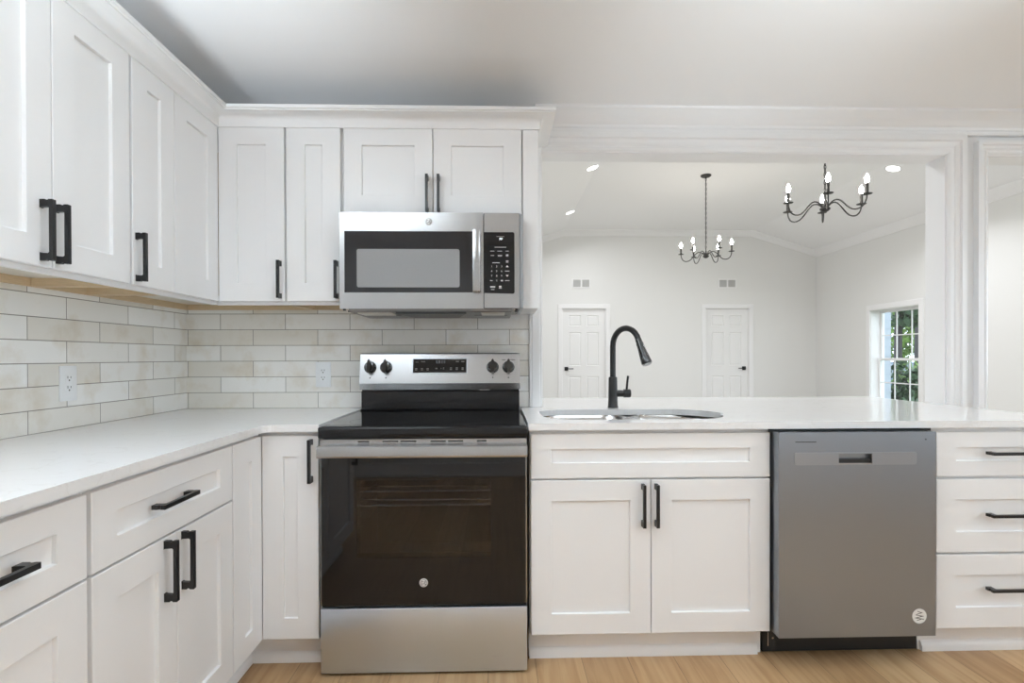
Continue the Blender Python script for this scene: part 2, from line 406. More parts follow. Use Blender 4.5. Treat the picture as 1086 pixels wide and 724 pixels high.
m = MB(); m.sweep([(FX1, WT, EAVE), (FX1, FY, EAVE)], CS, [(-1, 0, 0)] * 2); struct('trim_10', m, 'trimw')
m = MB(); m.sweep([(FX0, WT, vz(FX0)), (FX0, FY, vz(FX0))], CS, [(1, 0, 0)] * 2); struct('trim_11', m, 'trimw')
m = MB()
for a, b in ((FX0, DOORS[0][0] - .075), (DOORS[0][1] + .075, DOORS[1][0] - .075), (DOORS[1][1] + .075, FX1)): m.box(a, b, FY - .015, FY, 0, .13, .004)
struct('baseboard_far', m, 'trimw')
struct('baseboard_east', MB().box(FX1 - .015, FX1, WT, FY, 0, .13, .004), 'trimw')

def paneled(mb, f, w0, w1, h0, h1, t, cells, rec, bev=.012):
    """slab with sunk panels; cells = list of (u0,u1,v0,v1) on a shared grid"""
    us = sorted({w0, w1} | {c for q in cells for c in q[:2]}); vs = sorted({h0, h1} | {c for q in cells for c in q[2:]})
    grid = {}
    def gv(u, v):
        k = (round(u, 5), round(v, 5))
        if k not in grid: grid[k] = mb.bm.verts.new(f(u, v, t))
        return grid[k]
    for i in range(len(us) - 1):
        for j in range(len(vs) - 1):
            u0, u1, v0, v1 = us[i], us[i + 1], vs[j], vs[j + 1]
            q = [gv(u0, v0), gv(u1, v0), gv(u1, v1), gv(u0, v1)]
            if any(abs(c[0] - u0) < 1e-6 and abs(c[1] - u1) < 1e-6 and abs(c[2] - v0) < 1e-6 and abs(c[3] - v1) < 1e-6 for c in cells):
                r = mb.verts([f(u0 + bev, v0 + bev, t - rec), f(u1 - bev, v0 + bev, t - rec), f(u1 - bev, v1 - bev, t - rec), f(u0 + bev, v1 - bev, t - rec)])
                for k in range(4): mb.face([q[k], q[(k + 1) % 4], r[(k + 1) % 4], r[k]])
                if rec > 0.004 and bev > .006:   # raised field
                    b2 = min(.03, (u1 - u0) * .2)
                    r2 = mb.verts([f(u0 + b2, v0 + b2, t - rec * .35), f(u1 - b2, v0 + b2, t - rec * .35), f(u1 - b2, v1 - b2, t - rec * .35), f(u0 + b2, v1 - b2, t - rec * .35)])
                    for k in range(4): mb.face([r[k], r[(k + 1) % 4], r2[(k + 1) % 4], r2[k]])
                    mb.face(r2)
                else: mb.face(r)
            else: mb.face(q)
    # sides and back, sharing the rim of the grid
    rim = [gv(u, vs[0]) for u in us] + [gv(us[-1], v) for v in vs[1:]] + [gv(u, vs[-1]) for u in reversed(us[:-1])] + [gv(us[0], v) for v in reversed(vs[1:-1])]
    bk = [mb.bm.verts.new(v.co - (f(0, 0, t) - f(0, 0, 0))) for v in rim]
    n = len(rim)
    for k in range(n): mb.face([rim[(k + 1) % n], rim[k], bk[k], bk[(k + 1) % n]])
    mb.face(bk)
    return mb

for i, ((x0, x1), side) in enumerate(zip(DOORS, (0, 1))):
    f = back_frame(FY + .075)
    w = x1 - x0; a0, a1 = x0 + .012, x1 - .012
    st = .115; mid = .10; pw = (a1 - a0 - 2 * st - mid) / 2
    cells = []
    for c in (a0 + st, a0 + st + pw + mid):
        for z0, z1 in ((.22, .80), (.99, 1.60), (1.71, 1.91)): cells.append((c, c + pw, z0, z1))
    d = struct('door_%d' % (i + 1), paneled(MB(), f, a0, a1, .008, DZ - .012, .035, cells, .012), 'doorw', smooth=False)
    hx = a0 + .07 if side == 0 else a1 - .07; s = 1 if side == 0 else -1
    hm = MB(); yf = FY + .04
    hm.box(hx - .034, hx + .034, yf - .012, yf, .905, .973, .004); hm.tube([(hx, yf - .01, .939), (hx, yf - .055, .939)], .011)
    hm.box(hx - .012, hx + .012, yf - .066, yf - .046, .928, .950, .004); hm.box(hx, hx + s * .125, yf - .064, yf - .050, .931, .947, .004)
    hm.build('door_handle', 'black', d)
    m = MB()
    for q in ((x0 - .07, x0 + .004, 0, DZ - .004), (x1 - .004, x1 + .07, 0, DZ - .004), (x0 - .07, x1 + .07, DZ - .004, DZ + .07)):
        m.box(q[0], q[1], FY - .018, FY, q[2], q[3], .003)
    m.box(x0, x0 + .012, FY, FY + .12, 0, DZ); m.box(x1 - .012, x1, FY, FY + .12, 0, DZ); m.box(x0 + .012, x1 - .012, FY, FY + .12, DZ - .012, DZ)
    m.build('door_casing', 'trimw', d)

# double-hung window in the east wall
xg = FX1 + .15
m = MB()   # casing + liner
for q in ((WY0 - .075, WY0 + .004, WZ0 + .008, WZ1 - .004), (WY1 - .004, WY1 + .075, WZ0 + .008, WZ1 - .004), (WY0 - .075, WY1 + .075, WZ1 - .004, WZ1 + .075), (WY0 - .095, WY1 + .095, WZ0 - .05, WZ0 - .01)):
    m.box(FX1 - .018, FX1, q[0], q[1], q[2], q[3], .003)
m.box(FX1 - .045, FX1 + .11, WY0 - .09, WY1 + .09, WZ0 - .012, WZ0 + .008, .003)
for q in ((WY0, WY0 + .012, WZ0, WZ1), (WY1 - .012, WY1, WZ0, WZ1), (WY0 + .012, WY1 - .012, WZ0, WZ0 + .012), (WY0 + .012, WY1 - .012, WZ1 - .012, WZ1)): m.box(FX1, FX1 + EWT, *q)
win = struct('window_1', m, 'trimw')
zm = 1.105; gy0, gy1 = 4.632, 5.34
for nm, z0, z1, xx in (('upper_sash', zm - .02, WZ1 - .012, xg), ('lower_sash', WZ0 + .012, zm + .02, xg - .030)):
    m = MB(); y0, y1 = WY0 + .012, WY1 - .012; fr = .036
    for q in ((y0, y0 + fr, z0, z1), (y1 - fr, y1, z0, z1), (y0 + fr, y1 - fr, z0, z0 + fr), (y0 + fr, y1 - fr, z1 - fr, z1)): m.box(xx, xx + .028, *q, .002)
    sa = m.build(nm, 'trimw', win)
    m = MB()
    for k in (1, 2): yy = y0 + fr + (y1 - y0 - 2 * fr) * k / 3; m.box(xx + .008, xx + .020, yy - .008, yy + .008, z0 + fr, z1 - fr)
    zz = (z0 + z1) / 2; m.box(xx + .009, xx + .019, y0 + fr, y1 - fr, zz - .008, zz + .008)
    m.build('muntin_grid', 'trimw', sa)
    m = MB(); m.poly([(xx + .014, y0 + fr, z0 + fr), (xx + .014, y1 - fr, z0 + fr), (xx + .014, y1 - fr, z1 - fr), (xx + .014, y0 + fr, z1 - fr)]); m.build('window_pane', 'pane', sa)

# ------------------------------------------------------------------ cabinet parts
def shaker(name, f, a0, a1, b0, b1, parent, st=.076, rl=.076, t=.020, rec=.0095):
    """shaker door or drawer front as one mesh: bevelled frame with a sunk flat panel"""
    m = MB(); e = .0016
    def ring(i, n): return [f(a0 + i, b0 + i, n), f(a1 - i, b0 + i, n), f(a1 - i, b1 - i, n), f(a0 + i, b1 - i, n)]
    def ringp(k, n): return [f(a0 + st + k, b0 + rl + k, n), f(a1 - st - k, b0 + rl + k, n), f(a1 - st - k, b1 - rl - k, n), f(a0 + st + k, b1 - rl - k, n)]
    m.rings([ring(0, 0), ring(0, t - e), ring(e, t), ringp(0, t), ringp(.0008, t - .001), ringp(.0022, t - rec)], True, True)
    return m.build(name, 'cab', parent, smooth=False)
def handle(f, a, b, vert, parent, L=.079, h=.034, w=.0055, hb=.024):
    """flat bar pull with two notched feet, one extruded outline"""
    o = [(L, 0), (L, .014), (L - .003, .017), (L - .003, .020), (L, .023), (L, h - .001), (L - .001, h)]
    o += [(-p, q) for p, q in reversed(o)]
    i = [(-L + .022, 0), (-L + .020, .004), (-L + .019, hb - .003), (-L + .022, hb), (L - .022, hb), (L - .019, hb - .003), (L - .020, .004), (L - .022, 0)]
    m = MB(); t = .0198
    if vert: m.prism(o + i, lambda p, q, d: f(a + d, b + p, q + t), -w, w)
    else: m.prism(o + i, lambda p, q, d: f(a + p, b + d, q + t), -w, w)
    return m.build('handle', 'black', parent, smooth=False)

# --- wall cabinets ---
UZ0, UZ1 = 1.397, 2.136; UF0 = 1.383
def cab_shell(thing_, f, a0, a1, z0, z1, depth, frame=True, ff=.0205):
    """box seen from below: wooden inner rim, recessed underside, white face frame; f's n runs outward from the wall"""
    d = depth - ff
    m = MB()
    def bx(p0, p1, q0, q1, n0, n1):
        A = f(p0, q0, n0); B = f(p1, q1, n1); m.box(A.x, B.x, A.y, B.y, A.z, B.z)
    bx(a0, a0 + .016, z0 + .004, z1, .001, d - .019); bx(a1 - .016, a1, z0 + .004, z1, .001, d - .019); bx(a0 + .016, a1 - .016, z0 + .004, z1, .001, .013)
    m.build('side_panel', 'wood', thing_)
    m = MB(); A = f(a0 + .016, z0 + .030, .013); B = f(a1 - .016, z0 + .042, d - .019); m.box(A.x, B.x, A.y, B.y, A.z, B.z)
    m.build('bottom_panel', 'under', thing_)
    m = MB(); A = f(a0, z1 - .012, .001); B = f(a1, z1, d - .019); m.box(A.x, B.x, A.y, B.y, A.z, B.z); m.build('top_panel', 'cab', thing_)
    if frame:
        m = MB()
        for p0, p1, q0, q1 in ((a0 + .0008, a0 + .038, z0, z1), (a1 - .038, a1 - .0008, z0, z1), (a0 + .038, a1 - .038, z0, z0 + .038), (a0 + .038, a1 - .038, z1 - .038, z1)):
            A = f(p0, q0, d - .019); B = f(p1, q1, d); m.box(A.x, B.x, A.y, B.y, A.z, B.z)
        m.build('face_frame', 'cab', thing_, smooth=False)
fl = lambda a, b, n: Vector((XL + n, a, b)); fb = lambda a, b, n: Vector((a, -n, b))
fld = left_frame(XL + UD - .020); fbd = back_frame(-(UD - .020))
UT = 2.15
c = thing('wall_cabinet', 'two-door white wall cabinet on the left wall with two black handles side by side', 'cabinet', (XL, -1.155, UF0), 'wall cabinets')
cab_shell(c, fl, -1.460, -.851, UF0, UT, UD)
d = shaker('door', fld, -1.457, -1.1575, UZ0, UZ1, c); handle(fld, -1.192, 1.489, True, d)
d = shaker('door', fld, -1.1545, -.858, UZ0, UZ1, c); handle(fld, -1.143, 1.489, True, d)
c = thing('wall_cabinet', 'narrow white wall cabinet on the left wall, one slim door with one black handle', 'cabinet', (XL, -.736, UF0), 'wall cabinets')
cab_shell(c, fl, -.851, -.620, UF0, UT, UD)
d = shaker('door', fld, -.846, -.622, UZ0, UZ1, c); handle(fld, -.829, 1.487, True, d)
# corner cabinet (L-shaped, hinged pair of doors)
c = thing('corner_wall_cabinet', 'white corner wall cabinet with a folding pair of doors meeting in the inner corner', 'cabinet', (XL, 0, UF0), 'wall cabinets')
xi = XL + UD; ci = .0205
m = MB()
m.box(XL + .001, XL + .013, -.620, -.001, UF0 + .004, UT); m.box(XL + .013, -.626, -.013, -.001, UF0 + .004, UT)
m.box(XL + .013, xi - ci - .019, -.620, -.604, UF0 + .004, UT); m.box(-.642, -.626, -UD + ci + .019, -.013, UF0 + .004, UT)
m.build('side_panel', 'wood', c)
m = MB(); L6 = [(XL + .013, -.013), (XL + .013, -.604), (xi - ci - .019, -.604), (xi - ci - .019, -UD + ci + .019), (-.642, -UD + ci + .019), (-.642, -.013)]
m.prism(L6, lambda a, b, dd: (a, b, dd), UF0 + .030, UF0 + .042); m.build('bottom_panel', 'under', c)
m = MB(); m.prism(L6, lambda a, b, dd: (a, b, dd), UT - .012, UT); m.build('top_panel', 'cab', c)
m = MB()
for z0, z1 in ((UF0, UF0 + .038), (UT - .038, UT)):
    m.box(xi - ci - .019, xi - ci, -.582, -UD + ci, z0, z1); m.box(xi - ci, -.664, -UD + ci, -UD + ci + .019, z0, z1)
m.box(xi - ci - .019, xi - ci, -.6195, -.582, UF0, UT); m.box(-.664, -.6265, -UD + ci, -UD + ci + .019, UF0, UT)
m.build('face_frame', 'cab', c, smooth=False)
shaker('door', fld, -.618, -UD - .0003, UZ0, UZ1, c)
d = shaker('door', fbd, xi + .0004, -.632, UZ0, UZ1, c); handle(fbd, -.649, 1.487, True, d)
c = thing('wall_cabinet', 'narrow white wall cabinet on the back wall, left of the microwave', 'cabinet', (-.507, 0, UF0), 'wall cabinets')
cab_shell(c, fb, -.626, -.388, UF0, UT, UD)
d = shaker('door', fbd, -.622, -.396, UZ0, UZ1, c); handle(fbd, -.411, 1.487, True, d)
c = thing('wall_cabinet', 'short two-door white wall cabinet directly above the microwave', 'cabinet', (-.004, 0, 1.756), 'wall cabinets')
cab_shell(c, fb, -.388, .3785, 1.757, UT, UD)
d = shaker('door', fbd, -.382, -.0055, 1.771, UZ1, c); handle(fbd, -.028, 1.850, True, d)
d = shaker('door', fbd, -.0025, .374, 1.771, UZ1, c); handle(fbd, .021, 1.850, True, d)
m = MB(); m.box(.379, .447, -.316, -.0005, 1.366, 2.129, .0015)
tag(m.build('filler_panel', 'cab'), 'tall plain white end panel to the right of the microwave', 'panel')
# cabinet crown
CRP = [(0, 0), (.006, 0), (.0065, .024), (.0085, .032), (.013, .038), (.022, .043), (.036, .0465), (.052, .048), (.060, .0485), (.061, .053), (.069, .054), (.069, .067), (.068, .068), (0, .068)]
xo, yo, xe = XL + UD, -UD, .447; zc = 2.1295
m = MB()
m.sweep([(xo, -1.46, zc), (xo, yo, zc), (xe, yo, zc), (xe, -.001, zc)], CRP, [(1, 0, 0), (1, -1, 0), (1, -1, 0), (1, 0, 0)])
tag(m.build('crown_molding', 'trimw'), 'white cove crown molding running along the tops of the wall cabinets', 'crown molding')

# --- base cabinets ---
BD = .610; BF = -.610        # face frame plane of the back run
BZ0, BZ1, DRB, DOT = .1245, .872, .697, .691
bfl = left_frame(XL + BD); bfb = back_frame(BF)
def base_shell(thing_, f, a0, a1, depth=BD, mids=()):
    m = MB()
    def bx(p0, p1, q0, q1, n0, n1):
        A = f(p0, q0, n0); B = f(p1, q1, n1); m.box(A.x, B.x, A.y, B.y, A.z, B.z)
    bx(a0, a0 + .016, .114, .886, .012, depth - .019); bx(a1 - .016, a1, .114, .886, .012, depth - .019); bx(a0 + .016, a1 - .016, .114, .130, .012, depth - .019); bx(a0 + .016, a1 - .016, .13, .886, .012, .020)
    m.build('carcass', 'cab', thing_)
    m = MB(); bx(a0 + .0005, a0 + .038, .114, .886, depth - .019, depth - .001); bx(a1 - .038, a1 - .0005, .114, .886, depth - .019, depth - .001)
    bx(a0 + .038, a1 - .038, .848, .886, depth - .019, depth - .001); bx(a0 + .038, a1 - .038, .114, .14, depth - .019, depth - .001); 
    for q in mids: bx(a0 + .038, a1 - .038, q - .019, q + .019, depth - .019, depth - .001)
    m.build('face_frame', 'cab', thing_, smooth=False)
    m = MB(); bx(a0, a1, 0, .114, depth - .075, depth - .063); m.build('toe_kick', 'cab', thing_)
c = thing('base_cabinet', 'white base cabinet at the far left edge, one wide drawer above a door', 'cabinet', (XL, -1.68, 0), 'base cabinets')
fw = lambda a, b, n: Vector((XL + n, a, b)); fbk = lambda a, b, n: Vector((a, -n, b))
base_shell(c, fw, -1.925, -1.452, mids=(DOT,))
d = shaker('drawer', bfl, -1.921, -1.459, DRB, BZ1, c, rl=.058); handle(bfl, -1.690, .783, False, d)
d = shaker('door', bfl, -1.921, -1.459, BZ0, DOT, c); handle(bfl, -1.885, .60, True, d)
c = thing('base_cabinet', 'white base cabinet on the left wall, wide drawer over two doors', 'cabinet', (XL, -1.15, 0), 'base cabinets')
base_shell(c, fw, -1.452, -.842, mids=(DOT,))
d = shaker('drawer', bfl, -1.446, -.846, DRB, BZ1, c, rl=.058); handle(bfl, -1.172, .785, False, d)
d = shaker('door', bfl, -1.446, -1.1475, BZ0, DOT, c); handle(bfl, -1.198, .606, True, d)
d = shaker('door', bfl, -1.1445, -.846, BZ0, DOT, c); handle(bfl, -1.122, .606, True, d)
# corner base
c = thing('corner_base_cabinet', 'white corner base cabinet with a folding pair of full-height doors left of the range', 'cabinet', (XL, 0, 0), 'base cabinets')
xi = XL + BD
m = MB(); P6 = [(XL + .012, -.012), (XL + .012, -.842), (xi - .019, -.842), (xi - .019, BF + .019), (-.385, BF + .019), (-.385, -.012)]
m.prism(P6, lambda a, b, dd: (a, b, dd), .114, .130)
m.box(XL + .012, XL + .02, -.842, -.012, .13, .886); m.box(XL + .02, -.385, -.02, -.012, .13, .886)
m.box(XL + .02, xi - .019, -.842, -.826, .13, .886); m.box(-.401, -.385, BF + .019, -.02, .13, .886)
m.build('carcass', 'cab', c)
m = MB()
for z0, z1 in ((.114, .14), (.848, .886)):
    m.box(xi - .019, xi - .001, -.81, BF + .001, z0, z1); m.box(xi - .001, -.42, BF + .001, BF + .019, z0, z1)
m.box(xi - .019, xi - .001, -.8415, -.81, .114, .886); m.box(-.42, -.3855, BF + .001, BF + .019, .114, .886)
m.build('face_frame', 'cab', c, smooth=False)
m = MB(); m.box(xi - .075, xi - .063, -.842, BF + .075, 0, .114); m.box(xi - .063, -.385, BF + .063, BF + .075, 0, .114)
m.build('toe_kick', 'cab', c)
shaker('door', bfl, -.8385, BF - .0203, BZ0, BZ1, c)
d = shaker('door', bfb, xi + .0204, -.389, BZ0, BZ1, c); handle(bfb, -.4135, .781, True, d)
# sink base
c = thing('sink_base_cabinet', 'white sink base cabinet, false drawer front over two doors, between range and dishwasher', 'cabinet', (.84, BF, 0), 'base cabinets')
base_shell(c, fbk, .386, 1.294, mids=(DOT + .008,))
shaker('false_drawer_front', bfb, .391, 1.290, .706, .872, c, rl=.056)
d = shaker('door', bfb, .391, .838, BZ0, .699, c); handle(bfb, .808, .606, True, d)
d = shaker('door', bfb, .841, 1.290, BZ0, .699, c); handle(bfb, .858, .606, True, d)
# drawer base
c = thing('drawer_base_cabinet', 'white base cabinet with three stacked drawers right of the dishwasher', 'cabinet', (2.23, BF, 0), 'base cabinets')
base_shell(c, fbk, 1.921, 2.498, mids=(.6955, .4075))
for z0, z1, zh in ((.701, .869, .790), (.412, .690, .556), (BZ0, .403, .276)):
    d = shaker('drawer', bfb, 1.929, 2.494, z0, z1, c, rl=.058 if z1 > .8 else .077); handle(bfb, 2.212, zh, False, d, L=.092)

# shoe mouldings at the toe kicks
def shoe(name, segs):
    m = MB()
    for (x0, y0), (x1, y1), o0, o1 in segs:
        m.sweep([(x0, y0, 0), (x1, y1, 0)], [(0, 0), (.016, 0), (.015, .018), (.010, .030), (.004, .036), (0, .038)], [o0, o1])
    return struct(name, m, 'trimw')
tk = XL + BD - .063; ty = -(BD - .063)
shoe('trim_12', [((tk, -1.925), (tk, ty), (1, 0, 0), (1, -1, 0)), ((tk, ty), (-.386, ty), (1, -1, 0), (0, -1, 0))])
shoe('trim_13', [((.388, ty), (1.276, ty), (0, -1, 0), (0, -1, 0))])
shoe('trim_14', [((1.93, ty), (2.498, ty), (0, -1, 0), (0, -1, 0))])

# --- countertops ---
YC = -.648; XC = XL + .648; TH = .026
def arc(cx, cy, r, a0, a1, n=8): return [(cx + r * math.cos(a0 + (a1 - a0) * i / n), cy + r * math.sin(a0 + (a1 - a0) * i / n)) for i in range(n + 1)]
def slab(outline, holes, z0, z1, name, mat, ease=.002):
    """flat slab with holes: bmesh triangle fill of the rims, then walls"""
    m = MB(); bm = m.bm
    loops = [outline] + holes
    top = []
    for lp in loops: top.append([bm.verts.new((x, y, z1)) for x, y in lp])
    es = []
    for vs in top:
        for i in range(len(vs)): es.append(bm.edges.new((vs[i], vs[(i + 1) % len(vs)])))
    r = bmesh.ops.triangle_fill(bm, use_beauty=True, use_dissolve=False, edges=es)
    tf = [g for g in r['geom'] if isinstance(g, bmesh.types.BMFace)]
    bot = {}
    for vs in top:
        for v in vs: bot[v] = bm.verts.new((v.co.x, v.co.y, z0))
    for fc in tf: m.face([bot[v] for v in reversed(fc.verts)])
    for vs in top:
        n = len(vs)
        for i in range(n): m.face([vs[i], vs[(i + 1) % n], bot[vs[(i + 1) % n]], bot[vs[i]]])
    return m.build(name, mat, smooth=False)
r = .035
out = [(XL + .0005, -.0005), (XL + .0005, -1.94), (XC, -1.94)] + list(reversed(arc(XC + r, YC - r, r, PI / 2, PI, 6))) + [(-.3815, YC), (-.3815, -.0005)]
o = slab(out, [], CT - TH, CT, 'countertop', 'quartz'); tag(o, 'L-shaped white quartz countertop in the left corner, left of the range', 'countertop', 'quartz countertops')
SX0, SX1, SY0, SY1 = .452, 1.238, -.545, -.150
hole = arc(SX0 + .15, SY0 + .15, .15, PI, 1.5 * PI) + arc(SX1 - .20, SY0 + .17, .17, 1.5 * PI, 2 * PI)[0:] + arc(SX1 - .20, SY1 - .20, .20, 0, PI / 2) + arc(SX0 + .11, SY1 - .11, .11, PI / 2, PI)
hole = [(x + (.03 if False else 0), y) for x, y in hole]
out = [(.381, YC), (2.503, YC), (2.503, .553), (.4895, .553), (.4895, -.0125), (.381, -.0125)]
o = slab(out, [list(reversed(hole))], CT - TH, CT, 'countertop', 'quartz'); tag(o, 'long white quartz bar countertop running through the wall opening, around the sink', 'countertop', 'quartz countertops')

# --- sink ---
c = thing('kitchen_sink', 'undermount stainless steel double-bowl sink set into the white countertop', 'sink', (.845, -.35, .70))
def scaled(pts, k, cx, cy): return [(cx + (x - cx) * k, cy + (y - cy) * k) for x, y in pts]
hx0, hy0 = (SX0 + SX1) / 2, (SY0 + SY1) / 2
def bowl(x0, x1, name):
    m = MB(); rr = .10
    def rrect(i): return arc(x0 + i + rr, SY0 + i + rr + .0, rr, PI, 1.5 * PI, 6) + arc(x1 - i - rr, SY0 + i + rr, rr, 1.5 * PI, 2 * PI, 6) + arc(x1 - i - rr, SY1 - i - rr, rr, 0, PI / 2, 6) + arc(x0 + i + rr, SY1 - i - rr, rr, PI / 2, PI, 6)
    zt = CT - TH - .001
    rs = [[(x, y, z) for x, y in rrect(i)] for i, z in ((-.012, zt - .002), (-.012, zt), (.0, zt), (.006, zt - .015), (.012, zt - .16), (.03, zt - .185), (.06, zt - .19), (.06, zt - .192), (.028, zt - .188), (.009, zt - .16), (.003, zt - .016))]
    m.rings(rs, False, False); b = m.build(name, 'sink', c)
    m = MB(); cx = (x0 + x1) / 2; cy = (SY0 + SY1) / 2 + .03
    m.rings([[(x, y, zt - .189) for x, y in rrect(.055)], [(x, y, zt - .192) for x, y in rrect(.055)]]); 
    m.build('bowl_floor', 'sink', b)
    m = MB(); m.lathe((cx, cy, zt - .189), (0, 0, 1), [(0, .045), (.003, .044), (.004, .030), (.001, .028), (.001, .0)]); m.build('drain', 'chrome', b)
bowl(SX0 - .004, SX0 + .395, 'bowl'); bowl(SX0 + .418, SX1 + .004, 'bowl')

# --- faucet ---
c = thing('faucet', 'tall matte black pull-down faucet behind the sink', 'faucet', (.822, -.058, CT))
fx, fy = .822, -.058
m = MB(); m.lathe((fx, fy, CT), (0, 0, 1), [(0, .025), (.006, .025), (.008, .0235), (.06, .0215), (.142, .0205), (.146, .0195), (.148, .014)]); m.build('base', 'black', c)
dr = Vector((.60, -.80, 0)).normalized(); R_ = .078
pts = [Vector((fx, fy, CT + .13)), Vector((fx, fy, CT + .24)), Vector((fx, fy, CT + .295))]
for k in range(1, 13):
    a = PI * k / 12 * .90
    pts.append(Vector((fx, fy, CT + .295)) + dr * (R_ * (1 - math.cos(a))) + Vector((0, 0, R_ * math.sin(a) * 1.05)))
m = MB(); m.tube(pts, .0138, 16); m.build('spout', 'black', c)
p0 = pts[-1]; tdir = (pts[-1] - pts[-2]).normalized()
m = MB(); m.lathe(p0 - tdir * .004, tdir, [(0, .0145), (.018, .0150), (.020, .0165), (.045, .0170), (.085, .0215), (.118, .0245), (.122, .0235), (.122, .0)])
sh = m.build('spray_head', 'knob', c)
m = MB(); q = p0 + tdir * .119; m.lathe(q, tdir, [(0, .0185), (.0045, .0185), (.0045, 0)]); m.build('nozzle', 'steeldark', sh)
m = MB(); m.tube([(fx + .015, fy, CT + .068), (fx + .050, fy, CT + .068)], .0165, 18); m.lathe((fx + .050, fy, CT + .068), (1, 0, 0), [(0, .0165), (.002, .0205), (.030, .0205), (.034, .019), (.034, 0)])
m.build('valve_body', 'black', c)
m = MB(); m.tube([(fx + .066, fy, CT + .080), (fx + .069, fy, CT + .115), (fx + .0735, fy, CT + .152)], [.0055, .0055, .0055], 10); m.build('lever', 'black', c)

# ------------------------------------------------------------------ electric range
c = thing('electric_range', 'stainless steel electric range with black glass cooktop and oven door', 'range', (0, -.35, 0))
YR = -.658
m = MB()   # body shell around the oven cavity
m.box(-.376, -.356, -.605, -.03, .02, .898); m.box(.356, .376, -.605, -.03, .02, .898); m.box(-.356, .356, -.05, -.03, .02, .898)
m.box(-.356, .356, -.605, -.05, .02, .25); m.box(-.356, .356, -.605, -.05, .84, .898)
m.box(-.356, -.30, -.605, -.05, .25, .84); m.box(.30, .356, -.605, -.05, .25, .84)
m.build('body', 'steeldark', c)
m = MB()
m.box(-.298, -.294, -.60, -.10, .29, .80); m.box(.294, .298, -.60, -.10, .29, .80); m.box(-.298, .298, -.104, -.10, .29, .80); m.box(-.298, .298, -.60, -.10, .286, .29); m.box(-.298, .298, -.60, -.10, .80, .804)
cav = m.build('oven_cavity', 'enamel', c)
for z in (.600, .652):
    m = MB()
    m.tube([(-.290, -.58, z), (.290, -.58, z)], .004, 8); m.tube([(-.290, -.13, z), (.290, -.13, z)], .003, 8); m.tube([(-.290, -.58, z + .02), (.290, -.58, z + .02)], .003, 8)
    for k in range(13): x = -.276 + .046 * k; m.tube([(x, -.58, z), (x, -.13, z)], .0022, 6)
    m.build('oven_rack', 'rack', c)
for sx in (-1, 1):
    for yy in (-.12, -.56): m = MB(); m.lathe((sx * .33, yy, 0), (0, 0, 1), [(0, .018), (.006, .018), (.008, .01), (.03, .01)]); m.build('leveling_foot', 'blackp', c)
# storage drawer
m = MB(); m.box(-.375, .375, YR, -.606, .010, .247, .004, 2); m.build('storage_drawer', 'steeldrawer', c)
m = MB(); m.box(-.372, .372, YR + .012, -.606, .2475, .257); m.build('gap_trim', 'blackp', c)
# oven door
ZD0, ZD1 = .258, .795
m = MB(); g0, g1 = .430, .713; gx = .243
for q in ((-.375, -gx, ZD0, .862), (gx, .375, ZD0, .862), (-gx, gx, ZD0, g0), (-gx, gx, g1, .862)): m.box(q[0], q[1], YR + .006, -.607, q[2], q[3])
dr_ = m.build('oven_door', 'steel', c, smooth=False)
m = MB()
for q in ((-.3705, -gx, ZD0 + .001, ZD1), (gx, .3705, ZD0 + .001, ZD1), (-gx, gx, ZD0 + .001, g0), (-gx, gx, g1, ZD1)): m.box(q[0], q[1], YR, YR + .0055, q[2], q[3])
m.build('door_glass', 'blackglass', dr_, smooth=False)
MB().box(-gx, gx, YR + .0005, YR + .0045, g0, g1).build('oven_window', 'ovenpane', dr_, smooth=False)
m = MB(); m.box(-.375, .375, YR, YR + .006, ZD1, .862, .001)
vt = m.build('vent_trim', 'steel', dr_)
for u0, u1 in ((-.238, -.197), (-.149, -.092), (-.084, -.027), (.025, .080), (.088, .143), (.193, .228)):
    for z0, z1 in ((.8505, .8555), (.8440, .8458)): MB().box(u0, u1, YR - .0008, YR + .004, z0, z1).build('vent_slot', 'blackp', vt)
hp = [(YR, .842), (YR - .030, .842), (YR - .036, .838), (YR - .038, .830), (YR - .038, .806), (YR - .035, .800), (YR - .028, .798), (YR - .024, .803), (YR - .024, .828), (YR - .020, .833), (YR, .834)]
m = MB(); m.prism(hp, lambda a, b, d: (d, a, b), -.375, .375); m.build('door_handle', 'steel', dr_, ang=25)
def emblem(parent, cx, y, cz, r):
    m = MB(); m.lathe((cx, y, cz), (0, -1, 0), [(0, r), (.0015, r), (.002, r * .93), (.002, 0)], 28); e = m.build('emblem', 'emblem', parent)
    m = MB(); f = lambda a, b, d: (cx + a, y - .0024, cz + b)
    text_into(m, 'GE', r * 1.05, f)
    n = 24
    ro, ri = [(math.cos(2 * PI * k / n) * r * .80, math.sin(2 * PI * k / n) * r * .80) for k in range(n)], [(math.cos(2 * PI * k / n) * r * .72, math.sin(2 * PI * k / n) * r * .72) for k in range(n)]
    for k in range(n): m.poly([f(*ro[k], 0), f(*ro[(k + 1) % n], 0), f(*ri[(k + 1) % n], 0), f(*ri[k], 0)])
    for k in range(4):
        a = PI / 4 + k * PI / 2; m.poly([f(math.cos(a + t) * r * q, math.sin(a + t) * r * q, 0) for t, q in ((-.35, .66), (0, .5), (.35, .66))])
    m.build('emblem_letters', 'emblemd', e, smooth=False)
emblem(dr_, -.002, YR, .338, .0155)
